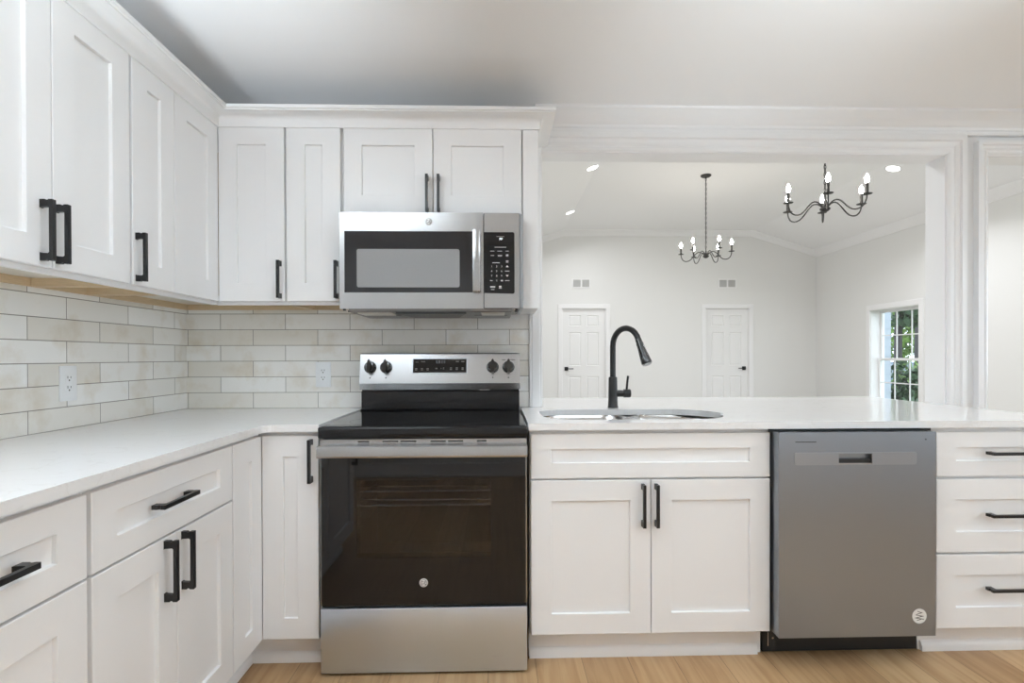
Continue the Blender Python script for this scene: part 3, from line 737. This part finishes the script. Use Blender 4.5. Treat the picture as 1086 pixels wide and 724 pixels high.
# cooktop
m = MB(); m.box(-.3785, .3785, -.672, -.055, .8665, .907, .006, 3)
ck = m.build('cooktop_frame', 'glossblack', c)
ckg = MB().box(-.368, .368, -.660, -.10, .9068, .9092, .001).build('cooktop_glass', 'blackglass', c)
bmat = pm('burner print', (0.05, 0.05, 0.052), 0.2)
for bx_, by_, br_ in ((-.19, -.50, .115), (.19, -.50, .095), (-.19, -.22, .08), (.19, -.22, .10)):
    for rr in (br_, br_ * .6):
        n = 48; m = MB()
        for k in range(n):
            a0, a1 = 2 * PI * k / n, 2 * PI * (k + 1) / n
            m.poly([(bx_ + math.cos(a0) * rr, by_ + math.sin(a0) * rr, .9095), (bx_ + math.cos(a1) * rr, by_ + math.sin(a1) * rr, .9095), (bx_ + math.cos(a1) * (rr + .0015), by_ + math.sin(a1) * (rr + .0015), .9095), (bx_ + math.cos(a0) * (rr + .0015), by_ + math.sin(a0) * (rr + .0015), .9095)])
        m.build('burner_ring', bmat, ckg, smooth=False)
# backguard
m = MB(); m.box(-.372, .372, -.078, -.02, .906, 1.000, .003); m.box(-.372, .372, -.098, -.07, .909, .917, .003)
m.build('riser', 'glossblack', c)
m = MB(); m.box(-.370, .370, -.070, -.022, .999, 1.007); m.build('exhaust_slot', 'blackp', c)
m = MB(); m.box(.182, .232, -.0785, -.071, 1.001, 1.0055, .001); m.build('vent_clip', 'steel', c)
FP = [(-.099, 1.007), (-.1045, 1.030), (-.106, 1.036), (-.080, 1.172), (-.074, 1.177), (-.02, 1.177), (-.02, 1.007)]
m = MB(); m.prism(FP, lambda a, b, d: (d, a, b), -.374, .374)
bgd = m.build('control_panel', 'steel', c, ang=20)
sl = math.atan2(.026, .136)
def fp(a, b, n):   # on the tilted fascia: a across, b up the slope from its lower edge, n outward
    return Vector((a, -.106 + b * math.sin(sl) - n * math.cos(sl), 1.036 + b * math.cos(sl) + n * math.sin(sl) * -1 * -1))
m = MB()
def fbox(mb, a0, a1, b0, b1, n0, n1):
    v = mb.verts([fp(a0, b0, n0), fp(a1, b0, n0), fp(a1, b1, n0), fp(a0, b1, n0), fp(a0, b0, n1), fp(a1, b0, n1), fp(a1, b1, n1), fp(a0, b1, n1)])
    for q in ((3, 2, 1, 0), (4, 5, 6, 7), (0, 1, 5, 4), (1, 2, 6, 5), (2, 3, 7, 6), (3, 0, 4, 7)): mb.face([v[i] for i in q])
fbox(m, -.131, .127, .046, .119, 0, .002); m.build('display_bezel', 'steelband', bgd, smooth=False)
m = MB(); fbox(m, -.127, .123, .050, .115, .0, .003); dsp = m.build('display_glass', 'blackglass', c, smooth=False)
m = MB()
for a, b, w, h in ((-.108, .100, .016, .003), (-.080, .102, .020, .004), (.080, .102, .014, .004), (.106, .102, .014, .004), (-.112, .066, .010, .008), (-.085, .066, .010, .008), (-.058, .066, .010, .008), (-.018, .070, .010, .004), (.004, .070, .004, .004), (.016, .070, .006, .007), (.050, .068, .010, .010), (.078, .068, .010, .010), (.105, .068, .010, .010)):
    m = MB()
    for k in range(2): fbox(m, a - w / 2, a + w / 2, b - h / 2 + k * h * .75, b - h / 2 + k * h * .75 + h * .35, .003, .0033)
    m.build('display_icon', 'keydim', dsp, smooth=False)
cmat = pm('dim clock digits', (0.05, 0.055, 0.06), 0.3)
for k in range(4): a = -.020 + k * .012; m = MB(); fbox(m, a, a + .008, .094, .108, .003, .0032); m.build('clock_digit', cmat, dsp, smooth=False)
for a in (-.326, -.252, .246, .320):
    b = .076
    ax = (fp(a, b, 1) - fp(a, b, 0)).normalized()
    m = MB(); m.lathe(fp(a, b, 0), ax, [(0, .0285), (.004, .0285), (.006, .0265), (.020, .0245), (.024, .0225), (.025, 0)], 28)
    kb = m.build('control_knob', 'knob', c)
    m = MB(); up = (fp(a, b + 1, 0) - fp(a, b, 0)).normalized()
    o8 = [(-.0065, -.030), (.0065, -.030), (.0080, 0), (.0065, .026), (0, .0345), (-.0065, .026), (-.0080, 0)]
    m.prism(o8, lambda u, v, d: fp(a + u, b + v, d), .006, .038); m.build('knob_grip', 'knob', kb, smooth=False)
for a in (-.326, -.252, .246, .320): m = MB(); fbox(m, a - .0025, a + .0025, .024, .029, 0, .0006); m.build('indicator_mark', 'blackp', bgd, smooth=False)
for a0, a1 in ((.290, .306), (.326, .352)): m = MB(); fbox(m, a0, a1, .110, .112, 0, .0005); m.build('knob_caption', 'emblemd', bgd, smooth=False)

# ------------------------------------------------------------------ microwave
c = thing('microwave', 'stainless steel over-the-range microwave under the short wall cabinet', 'microwave', (-.006, -.2, 1.358))
MZ0, MZ1, MX0, MX1, MY = 1.357, 1.752, -.376, .361, -.402
m = MB(); m.box(MX0 + .003, MX1 - .002, -.365, -.012, MZ0 + .006, MZ1 + .0015, .003); m.build('body', 'steeldark', c)
sx_ = .2125
m = MB()   # door steel frame around its glass
wx0, wx1, wz0, wz1 = -.356, .168, 1.424, 1.675
m.box(MX0, sx_ - .0008, MY + .004, -.366, MZ0, MZ1, .003)
for q in ((MX0, wx0, MZ0, MZ1), (wx1, sx_ - .0008, MZ0, MZ1), (wx0, wx1, MZ0, wz0), (wx0, wx1, wz1, MZ1)): m.box(q[0], q[1], MY, MY + .010, q[2], q[3])
dm = m.build('door', 'steel', c, smooth=False)
m = MB(); m.box(wx0, wx1, MY + .001, MY + .0045, wz0, wz1, .0008); m.build('door_glass', 'mwglass', dm)
m = MB(); m.prism(arc(-.298, 1.453, .008, PI, 1.5 * PI, 4) + arc(.106, 1.453, .008, 1.5 * PI, 2 * PI, 4) + arc(.106, 1.594, .008, 0, PI / 2, 4) + arc(-.298, 1.594, .008, PI / 2, PI, 4), lambda a, b, d: (a, d, b), MY + .0012, MY + .0004)
m.build('window_screen', 'mwmesh', dm, smooth=False)
m = MB(); m.box(.1685, .2005, MY - .034, MY - .020, 1.424, 1.676, .003, 2)
for z in (1.440, 1.645): m.box(.176, .192, MY - .024, MY + .001, z, z + .018, .002)
m.build('door_handle', 'steel', dm)
emblem(dm, -.012, MY, 1.714, .0155)
m = MB(); m.box(sx_, MX1, MY + .0005, -.366, MZ0, MZ1, .003); cp = m.build('control_side', 'steel', c)
m = MB(); m.prism(arc(.2142, 1.423, .001, PI, 1.5 * PI, 3) + arc(.333, 1.426, .007, 1.5 * PI, 2 * PI, 4) + arc(.333, 1.665, .007, 0, PI / 2, 4) + arc(.2142, 1.671, .001, PI / 2, PI, 3), lambda a, b, d: (a, d, b), MY - .0012, MY + .002)
kp = m.build('control_panel', 'blackglass', c, smooth=False)
fk = lambda cx, cz: (lambda a, b, d: (cx + a, MY - .0016, cz + b))
m = MB(); text_into(m, 'PF', .014, fk(.2845, 1.643)); m.build('display', 'led', kp, smooth=False)
for i, row in enumerate(('123', '456', '789')):
    for j, ch in enumerate(row): m = MB(); text_into(m, ch, .0105, fk(.246 + j * .0205, 1.531 - i * .0195)); m.build('number_key', 'keypad', kp, smooth=False)
m = MB(); text_into(m, '0', .0105, fk(.2665, 1.4725)); m.build('number_key', 'keypad', kp, smooth=False)
def bar(cx, cz, w, h): m.poly([(cx - w / 2, MY - .0015, cz - h / 2), (cx + w / 2, MY - .0015, cz - h / 2), (cx + w / 2, MY - .0015, cz + h / 2), (cx - w / 2, MY - .0015, cz + h / 2)])
for cx, cz, w, h in ((.282, 1.610, .048, .0022), (.249, 1.594, .017, .002), (.279, 1.594, .019, .002), (.310, 1.594, .013, .002), (.249, 1.576, .014, .002), (.280, 1.577, .018, .0018), (.280, 1.573, .016, .0018), (.310, 1.578, .010, .004), (.310, 1.573, .010, .002),
                     (.310, 1.553, .010, .004), (.310, 1.548, .010, .002), (.264, 1.546, .030, .0024), (.310, 1.512, .018, .0022), (.310, 1.4725, .018, .0022), (.2445, 1.4725, .010, .002), (.288, 1.4725, .009, .005),
                     (.250, 1.447, .020, .006), (.250, 1.436, .014, .002), (.281, 1.448, .010, .006), (.281, 1.441, .012, .002), (.282, 1.654, .032, .0012)):
    m = MB(); bar(cx, cz, w, h); m.build('function_key', 'keypad', kp, smooth=False)
m = MB(); m.poly([(.304, MY - .0015, 1.528), (.316, MY - .0015, 1.528), (.310, MY - .0015, 1.536)]); m.build('arrow_key', 'keypad', kp, smooth=False)
m = MB(); m.poly([(.304, MY - .0015, 1.496), (.310, MY - .0015, 1.488), (.316, MY - .0015, 1.496)]); m.build('arrow_key', 'keypad', kp, smooth=False)
m = MB(); m.box(MX1 + .001, .3765, -.385, -.05, MZ0 + .004, MZ1, .002); m.build('side_trim', 'steelband', c)
# underside
m = MB(); m.box(MX0 + .03, MX1 - .03, -.380, -.02, MZ0 - .012, MZ0 + .006, .004); us = m.build('underside', 'filter', c)
m = MB(); m.prism([(-.15, -.392), (.14, -.392), (.095, -.17), (-.105, -.17)], lambda a, b, d: (a, b, d), MZ0 - .020, MZ0 - .011); m.build('vent_intake', 'blackp', us, smooth=False)
for x0, x1 in ((-.325, -.155), (.165, .315)):
    m = MB(); m.box(x0, x1, -.225, -.06, MZ0 - .015, MZ0 - .011, .002); m.build('grease_filter', 'filter', us)
for x0, x1 in ((-.315, -.175), (.20, .30)):
    m = MB(); m.box(x0, x1, -.36, -.24, MZ0 - .016, MZ0 - .011, .002); m.build('cooktop_lamp', 'lens', us)
for x in (MX0 + .012, MX1 - .012):
    for yy in (-.375, -.30): m = MB(); m.lathe((x, yy, MZ0 + .001), (0, 0, -1), [(0, .007), (.006, .006), (.006, 0)], 12); m.build('screw', 'blackp', us)

# ------------------------------------------------------------------ dishwasher
c = thing('dishwasher', 'stainless steel dishwasher with a recessed pocket handle beside the sink cabinet', 'dishwasher', (1.59, -.35, 0))
DY = -.680; DX0, DX1, DZ0, DZ1 = 1.2975, 1.8845, .124, .8785
m = MB(); m.box(1.300, 1.912, -.600, -.03, .10, .884); m.build('tub', 'blackp', c)
m = MB(); m.box(1.2985, 1.919, -.615, -.6005, .868, .8868); m.box(1.2985, 1.3045, -.626, -.6005, .12, .868); m.build('gasket', 'blackp', c, smooth=False)
m = MB(); pz0, pz1, px0, px1 = .7585, .8045, 1.354, 1.811; rx0, rx1 = 1.517, 1.645
for q in ((DX0, rx0, DZ0, DZ1), (rx1, DX1, DZ0, DZ1), (rx0, rx1, DZ0, .763), (rx0, rx1, .802, DZ1)): m.box(q[0], q[1], DY, DY + .022, q[2], q[3])
m.box(DX0, DX1, DY + .022, -.602, DZ0 + .001, DZ1)
dd = m.build('door', 'steeldw', c, smooth=False)
m = MB()
o4 = arc(px0 + .010, pz0 + .010, .010, PI, 1.5 * PI, 4) + arc(px1 - .010, pz0 + .010, .010, 1.5 * PI, 2 * PI, 4) + arc(px1 - .006, pz1 - .006, .006, 0, PI / 2, 4) + arc(px0 + .006, pz1 - .006, .006, PI / 2, PI, 4)
bm = m.bm
hl = [(rx0 + .002, .7645), (rx1 - .002, .7645), (rx1 - .002, .800), (rx0 + .002, .800)]
for yy, flip in ((DY - .0022, 0),):
    A = [bm.verts.new((a, yy, b)) for a, b in o4]; B = [bm.verts.new((a, yy, b)) for a, b in hl]
    es = [bm.edges.new((A[i], A[(i + 1) % len(A)])) for i in range(len(A))] + [bm.edges.new((B[i], B[(i + 1) % 4])) for i in range(4)]
    bmesh.ops.triangle_fill(bm, use_beauty=True, edges=es)
A2 = [bm.verts.new((v.co.x, DY, v.co.z)) for v in A]; n = len(A)
for i in range(n): m.face([A[i], A[(i + 1) % n], A2[(i + 1) % n], A2[i]])
m.build('handle_band', 'steelband', dd, smooth=False)
m = MB(); m.box(rx0, rx1, DY + .0195, DY + .0215, .763, .802); m.box(rx0 + .001, rx1 - .001, DY + .004, DY + .019, .7632, .7655)
m.build('pocket', 'steeldark', dd, smooth=False)
m = MB(); m.box(rx0 + .002, rx1 - .002, DY + .001, DY + .0175, .7655, .781, .002); m.build('pocket_grip', 'blackp', dd)
m = MB(); m.box(rx0 + .002, rx1 - .004, DY - .0032, DY - .0005, .7615, .7642, .001); m.build('pocket_lip', 'chrome', dd)
m = MB(); m.box(1.358, 1.436, DY - .0006, DY + .001, .8420, .8455); m.build('name_strip', 'emblemd', dd, smooth=False)
m = MB(); m.lathe((1.846, DY, .8505), (0, -1, 0), [(0, .003), (.0008, .003), (.0008, 0)], 12); m.build('indicator_light', 'emblemd', dd)
m = MB(); m.lathe((1.823, DY, .198), (0, -1, 0), [(0, .027), (.0006, .027), (.0006, 0)], 32); st = m.build('sticker', 'sticker', dd, smooth=False)
m = MB()
for k, (dz, w) in enumerate(((.015, .016), (.010, .022), (.002, .030), (-.003, .026), (-.009, .034), (-.013, .020))):
    y = DY - .0010; tz = .006 * ((k % 2) - .5)
    m.poly([(1.823 - w / 2, y, .198 + dz - tz - .0012), (1.823 + w / 2, y, .198 + dz + tz - .0012), (1.823 + w / 2, y, .198 + dz + tz + .0012), (1.823 - w / 2, y, .198 + dz - tz + .0012)])
m.build('sticker_print', 'emblemd', st, smooth=False)
m = MB(); m.box(1.298, 1.916, -.552, -.535, .004, .112, .002); tkp = m.build('toe_kick', 'blackp', c)
m = MB(); m.box(1.320, 1.323, -.5535, -.551, .028, .085); m.lathe((1.340, -.552, .058), (0, -1, 0), [(0, .004), (.002, .0035), (.002, 0)], 10); m.build('toe_kick_screw', 'steel', tkp)

# ------------------------------------------------------------------ outlets
def outlet(f, a, b, label):
    c = thing('wall_outlet', label, 'outlet', f(a, b, 0), 'wall outlets')
    m = MB(); A = f(a - .0365, b - .061, 0); B = f(a + .0365, b + .061, .006); m.box(A.x, B.x, A.y, B.y, A.z, B.z, .0025, 2); p = m.build('cover_plate', 'plate', c)
    m = MB(); A = f(a - .0165, b - .034, .005); B = f(a + .0165, b + .034, .0075); m.box(A.x, B.x, A.y, B.y, A.z, B.z, .001); rc = m.build('receptacle', 'plate', c)
    m = MB()
    for zz in (-.017, .017):
        for da, w, h, dz in ((-.0065, .0012, .0045, .004), (.0065, .0012, .0038, .004), (0, .0026, .0026, -.0065)):
            A = f(a + da - w, b + zz + dz - h, .0072); B = f(a + da + w, b + zz + dz + h, .0077); m.box(A.x, B.x, A.y, B.y, A.z, B.z)
    m.build('slots', 'slot', rc, smooth=False)
outlet(lambda a, b, n: Vector((a, -n, b)), -.573, 1.0755, 'white wall outlet on the back wall tile, left of the range')
outlet(lambda a, b, n: Vector((XL + n, a, b)), -.711, 1.071, 'white wall outlet on the left wall tile above the corner counter')

# ------------------------------------------------------------------ vents high on the far wall
for x0, x1, lb in ((1.615, 1.96, 'white double wall vent above the left far door'), (4.285, 4.80, 'white double wall vent above the right far door')):
    z0, z1 = 2.395, 2.570
    x1 = x0 + .335
    c = thing('wall_vent', lb, 'vent', ((x0 + x1) / 2, FY, z0), 'wall vents')
    m = MB()
    xm = (x0 + x1) / 2
    for q in ((x0, x0 + .022, z0, z1), (x1 - .022, x1, z0, z1), (x0 + .022, x1 - .022, z0, z0 + .022), (x0 + .022, x1 - .022, z1 - .022, z1), (xm - .014, xm + .014, z0 + .022, z1 - .022)): m.box(q[0], q[1], FY - .012, FY, q[2], q[3])
    m.build('frame', 'doorw', c)
    for a, b in ((x0 + .022, xm - .014), (xm + .014, x1 - .022)):
        m = MB(); m.box(a, b, FY - .003, FY, z0 + .022, z1 - .022)
        for k in range(7):
            z = z0 + .028 + k * .0175; m.prism([(FY - .011, z), (FY - .003, z + .012), (FY - .003, z + .014), (FY - .011, z + .002)], lambda p, q, d: (d, p, q), a, b)
        m.build('louver_panel', 'ventg', c, smooth=False)

# ------------------------------------------------------------------ recessed ceiling lights
def downlight(x, y, z, nrm, label, group, watts):
    n = Vector(nrm).normalized(); p = Vector((x, y, z))
    c = thing('recessed_light', label, 'ceiling light', p, group)
    m = MB(); m.lathe(p, n, [(0.0, .092), (.004, .090), (.006, .078), (.002, .070), (.0, .070)], 32); m.build('trim_ring', 'trimw', c)
    m = MB(); m.lathe(p, n, [(0.0005, .070), (.0015, .070), (.0015, 0)], 32); m.build('lens', 'can', c)
    ld = bpy.data.lights.new('downlight_lamp', 'AREA'); ld.shape = 'DISK'; ld.size = .14; ld.energy = watts; ld.color = (.80, .92, 1.0) if 'kitchen' in group else (.94, .965, 1.0); ld.spread = 2.3 if 'kitchen' in group else 2.7
    lo = bpy.data.objects.new('downlight_lamp', ld); C.objects.link(lo); lo.parent = c
    lo.location = n * .012; lo.rotation_euler = n.to_track_quat('-Z', 'Y').to_euler()
sl_ = (FLAT - EAVE) / (FX1 - FB)
def dl(x, y, label, k=1.0):
    z = vz(x); nn = (0, 0, -1) if FA <= x <= FB else ((sl_, 0, -1) if x < FA else (-sl_, 0, -1))
    downlight(x, y, z, nn, label, 'living room downlights', LIVING_W * k)
dl(1.418, 3.78, 'recessed ceiling light on the left slope, upper of two by the opening edge', .62)
dl(1.418, 5.75, 'recessed ceiling light on the left slope, farther back and lower in view', .5)
dl(5.02, 3.68, 'recessed ceiling light near the right casing of the wall opening', 1.25)
dl(5.02, 1.6, 'unseen recessed light added to brighten the near right part of the room beyond', .2)  # this and the next are unseen, added to brighten the room beyond
dl(1.418, 1.6, 'unseen recessed light added to brighten the near left part of the room beyond', .7)
for x, y in ((-.1, -1.25), (1.1, -1.25), (2.6, -1.25), (-.2, -3.1), (1.1, -3.1), (2.6, -3.1)):
    downlight(x, y, CEIL, (0, 0, -1), 'recessed kitchen ceiling light behind the camera', 'kitchen downlights', KITCHEN_W)

# ------------------------------------------------------------------ chandeliers
def chandelier(x, y, zh, zc_, rot, label):
    c = thing('chandelier', label, 'chandelier', (x, y, zh), 'candle chandeliers')
    m = MB(); m.lathe((x, y, zc_), (0, 0, -1), [(0, .065), (.012, .065), (.024, .05), (.030, .015), (.045, .008)], 28); m.build('canopy', 'iron', c)
    m = MB(); zt, zb = zc_ - .04, zh + .055; n = int((zt - zb) / .030)
    for k in range(n):
        zk = zt - (k + .5) * (zt - zb) / n; a = (k % 2) * PI / 2; hgt = (zt - zb) / n * .68
        loop = [(x + math.cos(a) * .008 * math.sin(t), y + math.sin(a) * .008 * math.sin(t), zk + hgt * math.cos(t)) for t in [2 * PI * j / 10 for j in range(11)]]
        m.tube(loop, .0030, 6, False)
    m.tube([(x + .002, y, zt), (x - .003, y, (zt + zb) / 2), (x + .002, y, zb)], .0022, 6)
    m.build('chain', 'iron', c)
    m = MB(); m.lathe((x, y, zh - .040), (0, 0, 1), [(0, .004), (.006, .022), (.018, .036), (.030, .038), (.040, .022), (.058, .014), (.085, .010), (.1, .004)], 24); m.build('hub', 'iron', c)
    for k in range(6):
        a = rot + k * PI / 3; u = Vector((math.cos(a), math.sin(a), 0)); o = Vector((x, y, zh))
        ctl = [(0.02, .000), (.05, .030), (.085, .040), (.12, .022), (.16, -.025), (.20, -.060), (.245, -.066), (.28, -.045), (.297, -.005), (.30, .025)]
        pts = []
        for i in range(len(ctl) - 1):
            for t in (0, .5):
                p = [ctl[max(i - 1, 0)], ctl[i], ctl[i + 1], ctl[min(i + 2, len(ctl) - 1)]]
                g = lambda j: .5 * ((2 * p[1][j]) + (-p[0][j] + p[2][j]) * t + (2 * p[0][j] - 5 * p[1][j] + 4 * p[2][j] - p[3][j]) * t * t + (-p[0][j] + 3 * p[1][j] - 3 * p[2][j] + p[3][j]) * t ** 3)
                pts.append(o + u * g(0) + Vector((0, 0, g(1))))
        pts.append(o + u * .30 + Vector((0, 0, .025)))
        m = MB(); m.tube(pts, .0055, 8); arm = m.build('arm', 'iron', c)
        e = o + u * .30
        m = MB(); m.lathe(e + Vector((0, 0, .022)), (0, 0, 1), [(0, .010), (.004, .034), (.007, .036), (.009, .032), (.010, .01)], 20); m.build('drip_pan', 'iron', arm)
        m = MB(); m.lathe(e + Vector((0, 0, .030)), (0, 0, 1), [(0, .011), (.078, .011), (.08, .008)], 14); m.build('candle_sleeve', 'iron', arm)
        m = MB(); m.lathe(e + Vector((0, 0, .110)), (0, 0, 1), [(0, .009), (.012, .014), (.026, .0175), (.042, .0145), (.058, .007), (.070, .002)], 16); m.build('bulb', 'bulb', arm)
chandelier(2.90, 4.06, 2.435, FLAT, -.375, 'black six-arm candle chandelier hanging farther back, whole chain and canopy visible')
chandelier(2.86, 1.55, 2.335, FLAT, 1.08, 'black six-arm candle chandelier nearer the wall opening, its chain top hidden')

# ------------------------------------------------------------------ outside the window
struct('ground', MB().box(6.33, 40, -6, 45, -.75, -.65), 'lawn')
m = MB(); m.box(6.34, 7.23, 6.65, 9.5, -.65, 4.2)
for k in range(30): z = -.6 + k * .16; m.box(6.34, 7.242, 6.640, 6.65, z, z + .012)
struct('wall_wing', m, 'siding')
def leaves(m, ctr, rad, n, size, seed):
    rnd = random.Random(seed)
    for _ in range(n):
        while True:
            q = Vector((rnd.uniform(-1, 1), rnd.uniform(-1, 1), rnd.uniform(-1, 1)))
            if .35 < q.length < 1: break
        p = Vector(ctr) + Vector((q.x * rad[0], q.y * rad[1], q.z * rad[2]))
        a = Vector((rnd.gauss(0, 1), rnd.gauss(0, 1), rnd.gauss(0, 1))).normalized(); b = a.cross(Vector((rnd.gauss(0, 1), rnd.gauss(0, 1), rnd.gauss(0, 1)))).normalized()
        s = size * rnd.uniform(.6, 1.3)
        m.poly([p - a * s, p + b * s * .5, p + a * s, p - b * s * .5])
def tree(x, y, h, tr, crowns, leaf, label, seed):
    c = thing('tree', label, 'tree', (x, y, -.65), 'trees outside the window')
    m = MB(); m.tube([(x, y, -.65), (x + .05, y, h * .4), (x - .04, y + .05, h)], [tr, tr * .85, tr * .5], 10); m.build('trunk', 'bark', c)
    m = MB()
    for i, (dx, dy, z, r0, n) in enumerate(crowns): leaves(m, (x + dx, y + dy, z), (r0, r0, r0 * .7), n, .16, seed + i)
    m.build('foliage', leaf, c, smooth=False)
tree(10.2, 10.4, 6, .10, [(0, 0, 3.7, 1.0, 420), (.1, -.3, 2.2, .55, 170)], 'leafd', 'thin dark tree outside the window, nearest the blue-shaded wall', 11)
tree(13.9, 14.4, 6, .09, [(.2, 0, 4.0, 1.2, 420), (.1, .1, 2.6, .5, 120)], 'leafl', 'dark tree trunk at the right edge of the window view', 31)
tree(18.9, 21.6, 7, .12, [(-.4, 0, 3.5, 1.5, 800), (.3, .3, 1.9, 1.3, 650)], 'leafl', 'tree with yellow-green leaves farthest outside the window', 21)
def shrub(x, y, r_, h, leaf, label, seed):
    o = MB(); leaves(o, (x, y, -.65 + h / 2), (r_, r_, h / 2), 620, .07, seed); leaves(o, (x, y, -.65 + h / 2), (r_ * .6, r_ * .6, h * .3), 300, .07, seed + 1)
    tag(o.build('shrub', leaf, smooth=False), label, 'shrub', 'shrubs outside the window')
shrub(7.72, 7.0, .33, 1.75, 'leafd', 'dark green shrub outside the lower sash, beside the blue-shaded wall', 41)
shrub(9.1, 8.6, .50, 1.80, 'leafl', 'lighter green shrub outside the middle of the lower sash', 51)
shrub(8.50, 7.2, .40, 1.70, 'leafd', 'dark green shrub outside the right side of the lower sash', 61)
# parked car far beyond the shrubs
c = thing('car', 'blue-grey car parked beyond the shrubs outside the window', 'car', (16.0, 17.6, -.65))
def carf(a, b, d): return (16.0 + a * .9 + d * .44, 17.6 - a * .44 + d * .9, -.65 + b)
m = MB(); m.prism([(-2.1, .35), (2.1, .35), (2.15, .8), (1.2, .98), (-1.6, 1.0), (-2.15, .85)], carf, -.85, .85); m.build('body', 'car', c, smooth=False)
m = MB(); m.prism([(-1.5, 1.0), (1.1, .98), (.45, 1.5), (-.9, 1.52)], carf, -.72, .72); m.build('cabin', 'carglass', c, smooth=False)
m = MB(); m.prism([(-.95, 1.50), (.5, 1.49), (.3, 1.56), (-.7, 1.57)], carf, -.70, .70); m.build('roof', 'car', c, smooth=False)
for a in (-1.35, 1.35):
    for d0 in (-.87, .67): m = MB(); m.tube([carf(a, .33, d0), carf(a, .33, d0 + .2)], .33, 20); m.build('wheel', 'tyre', c)
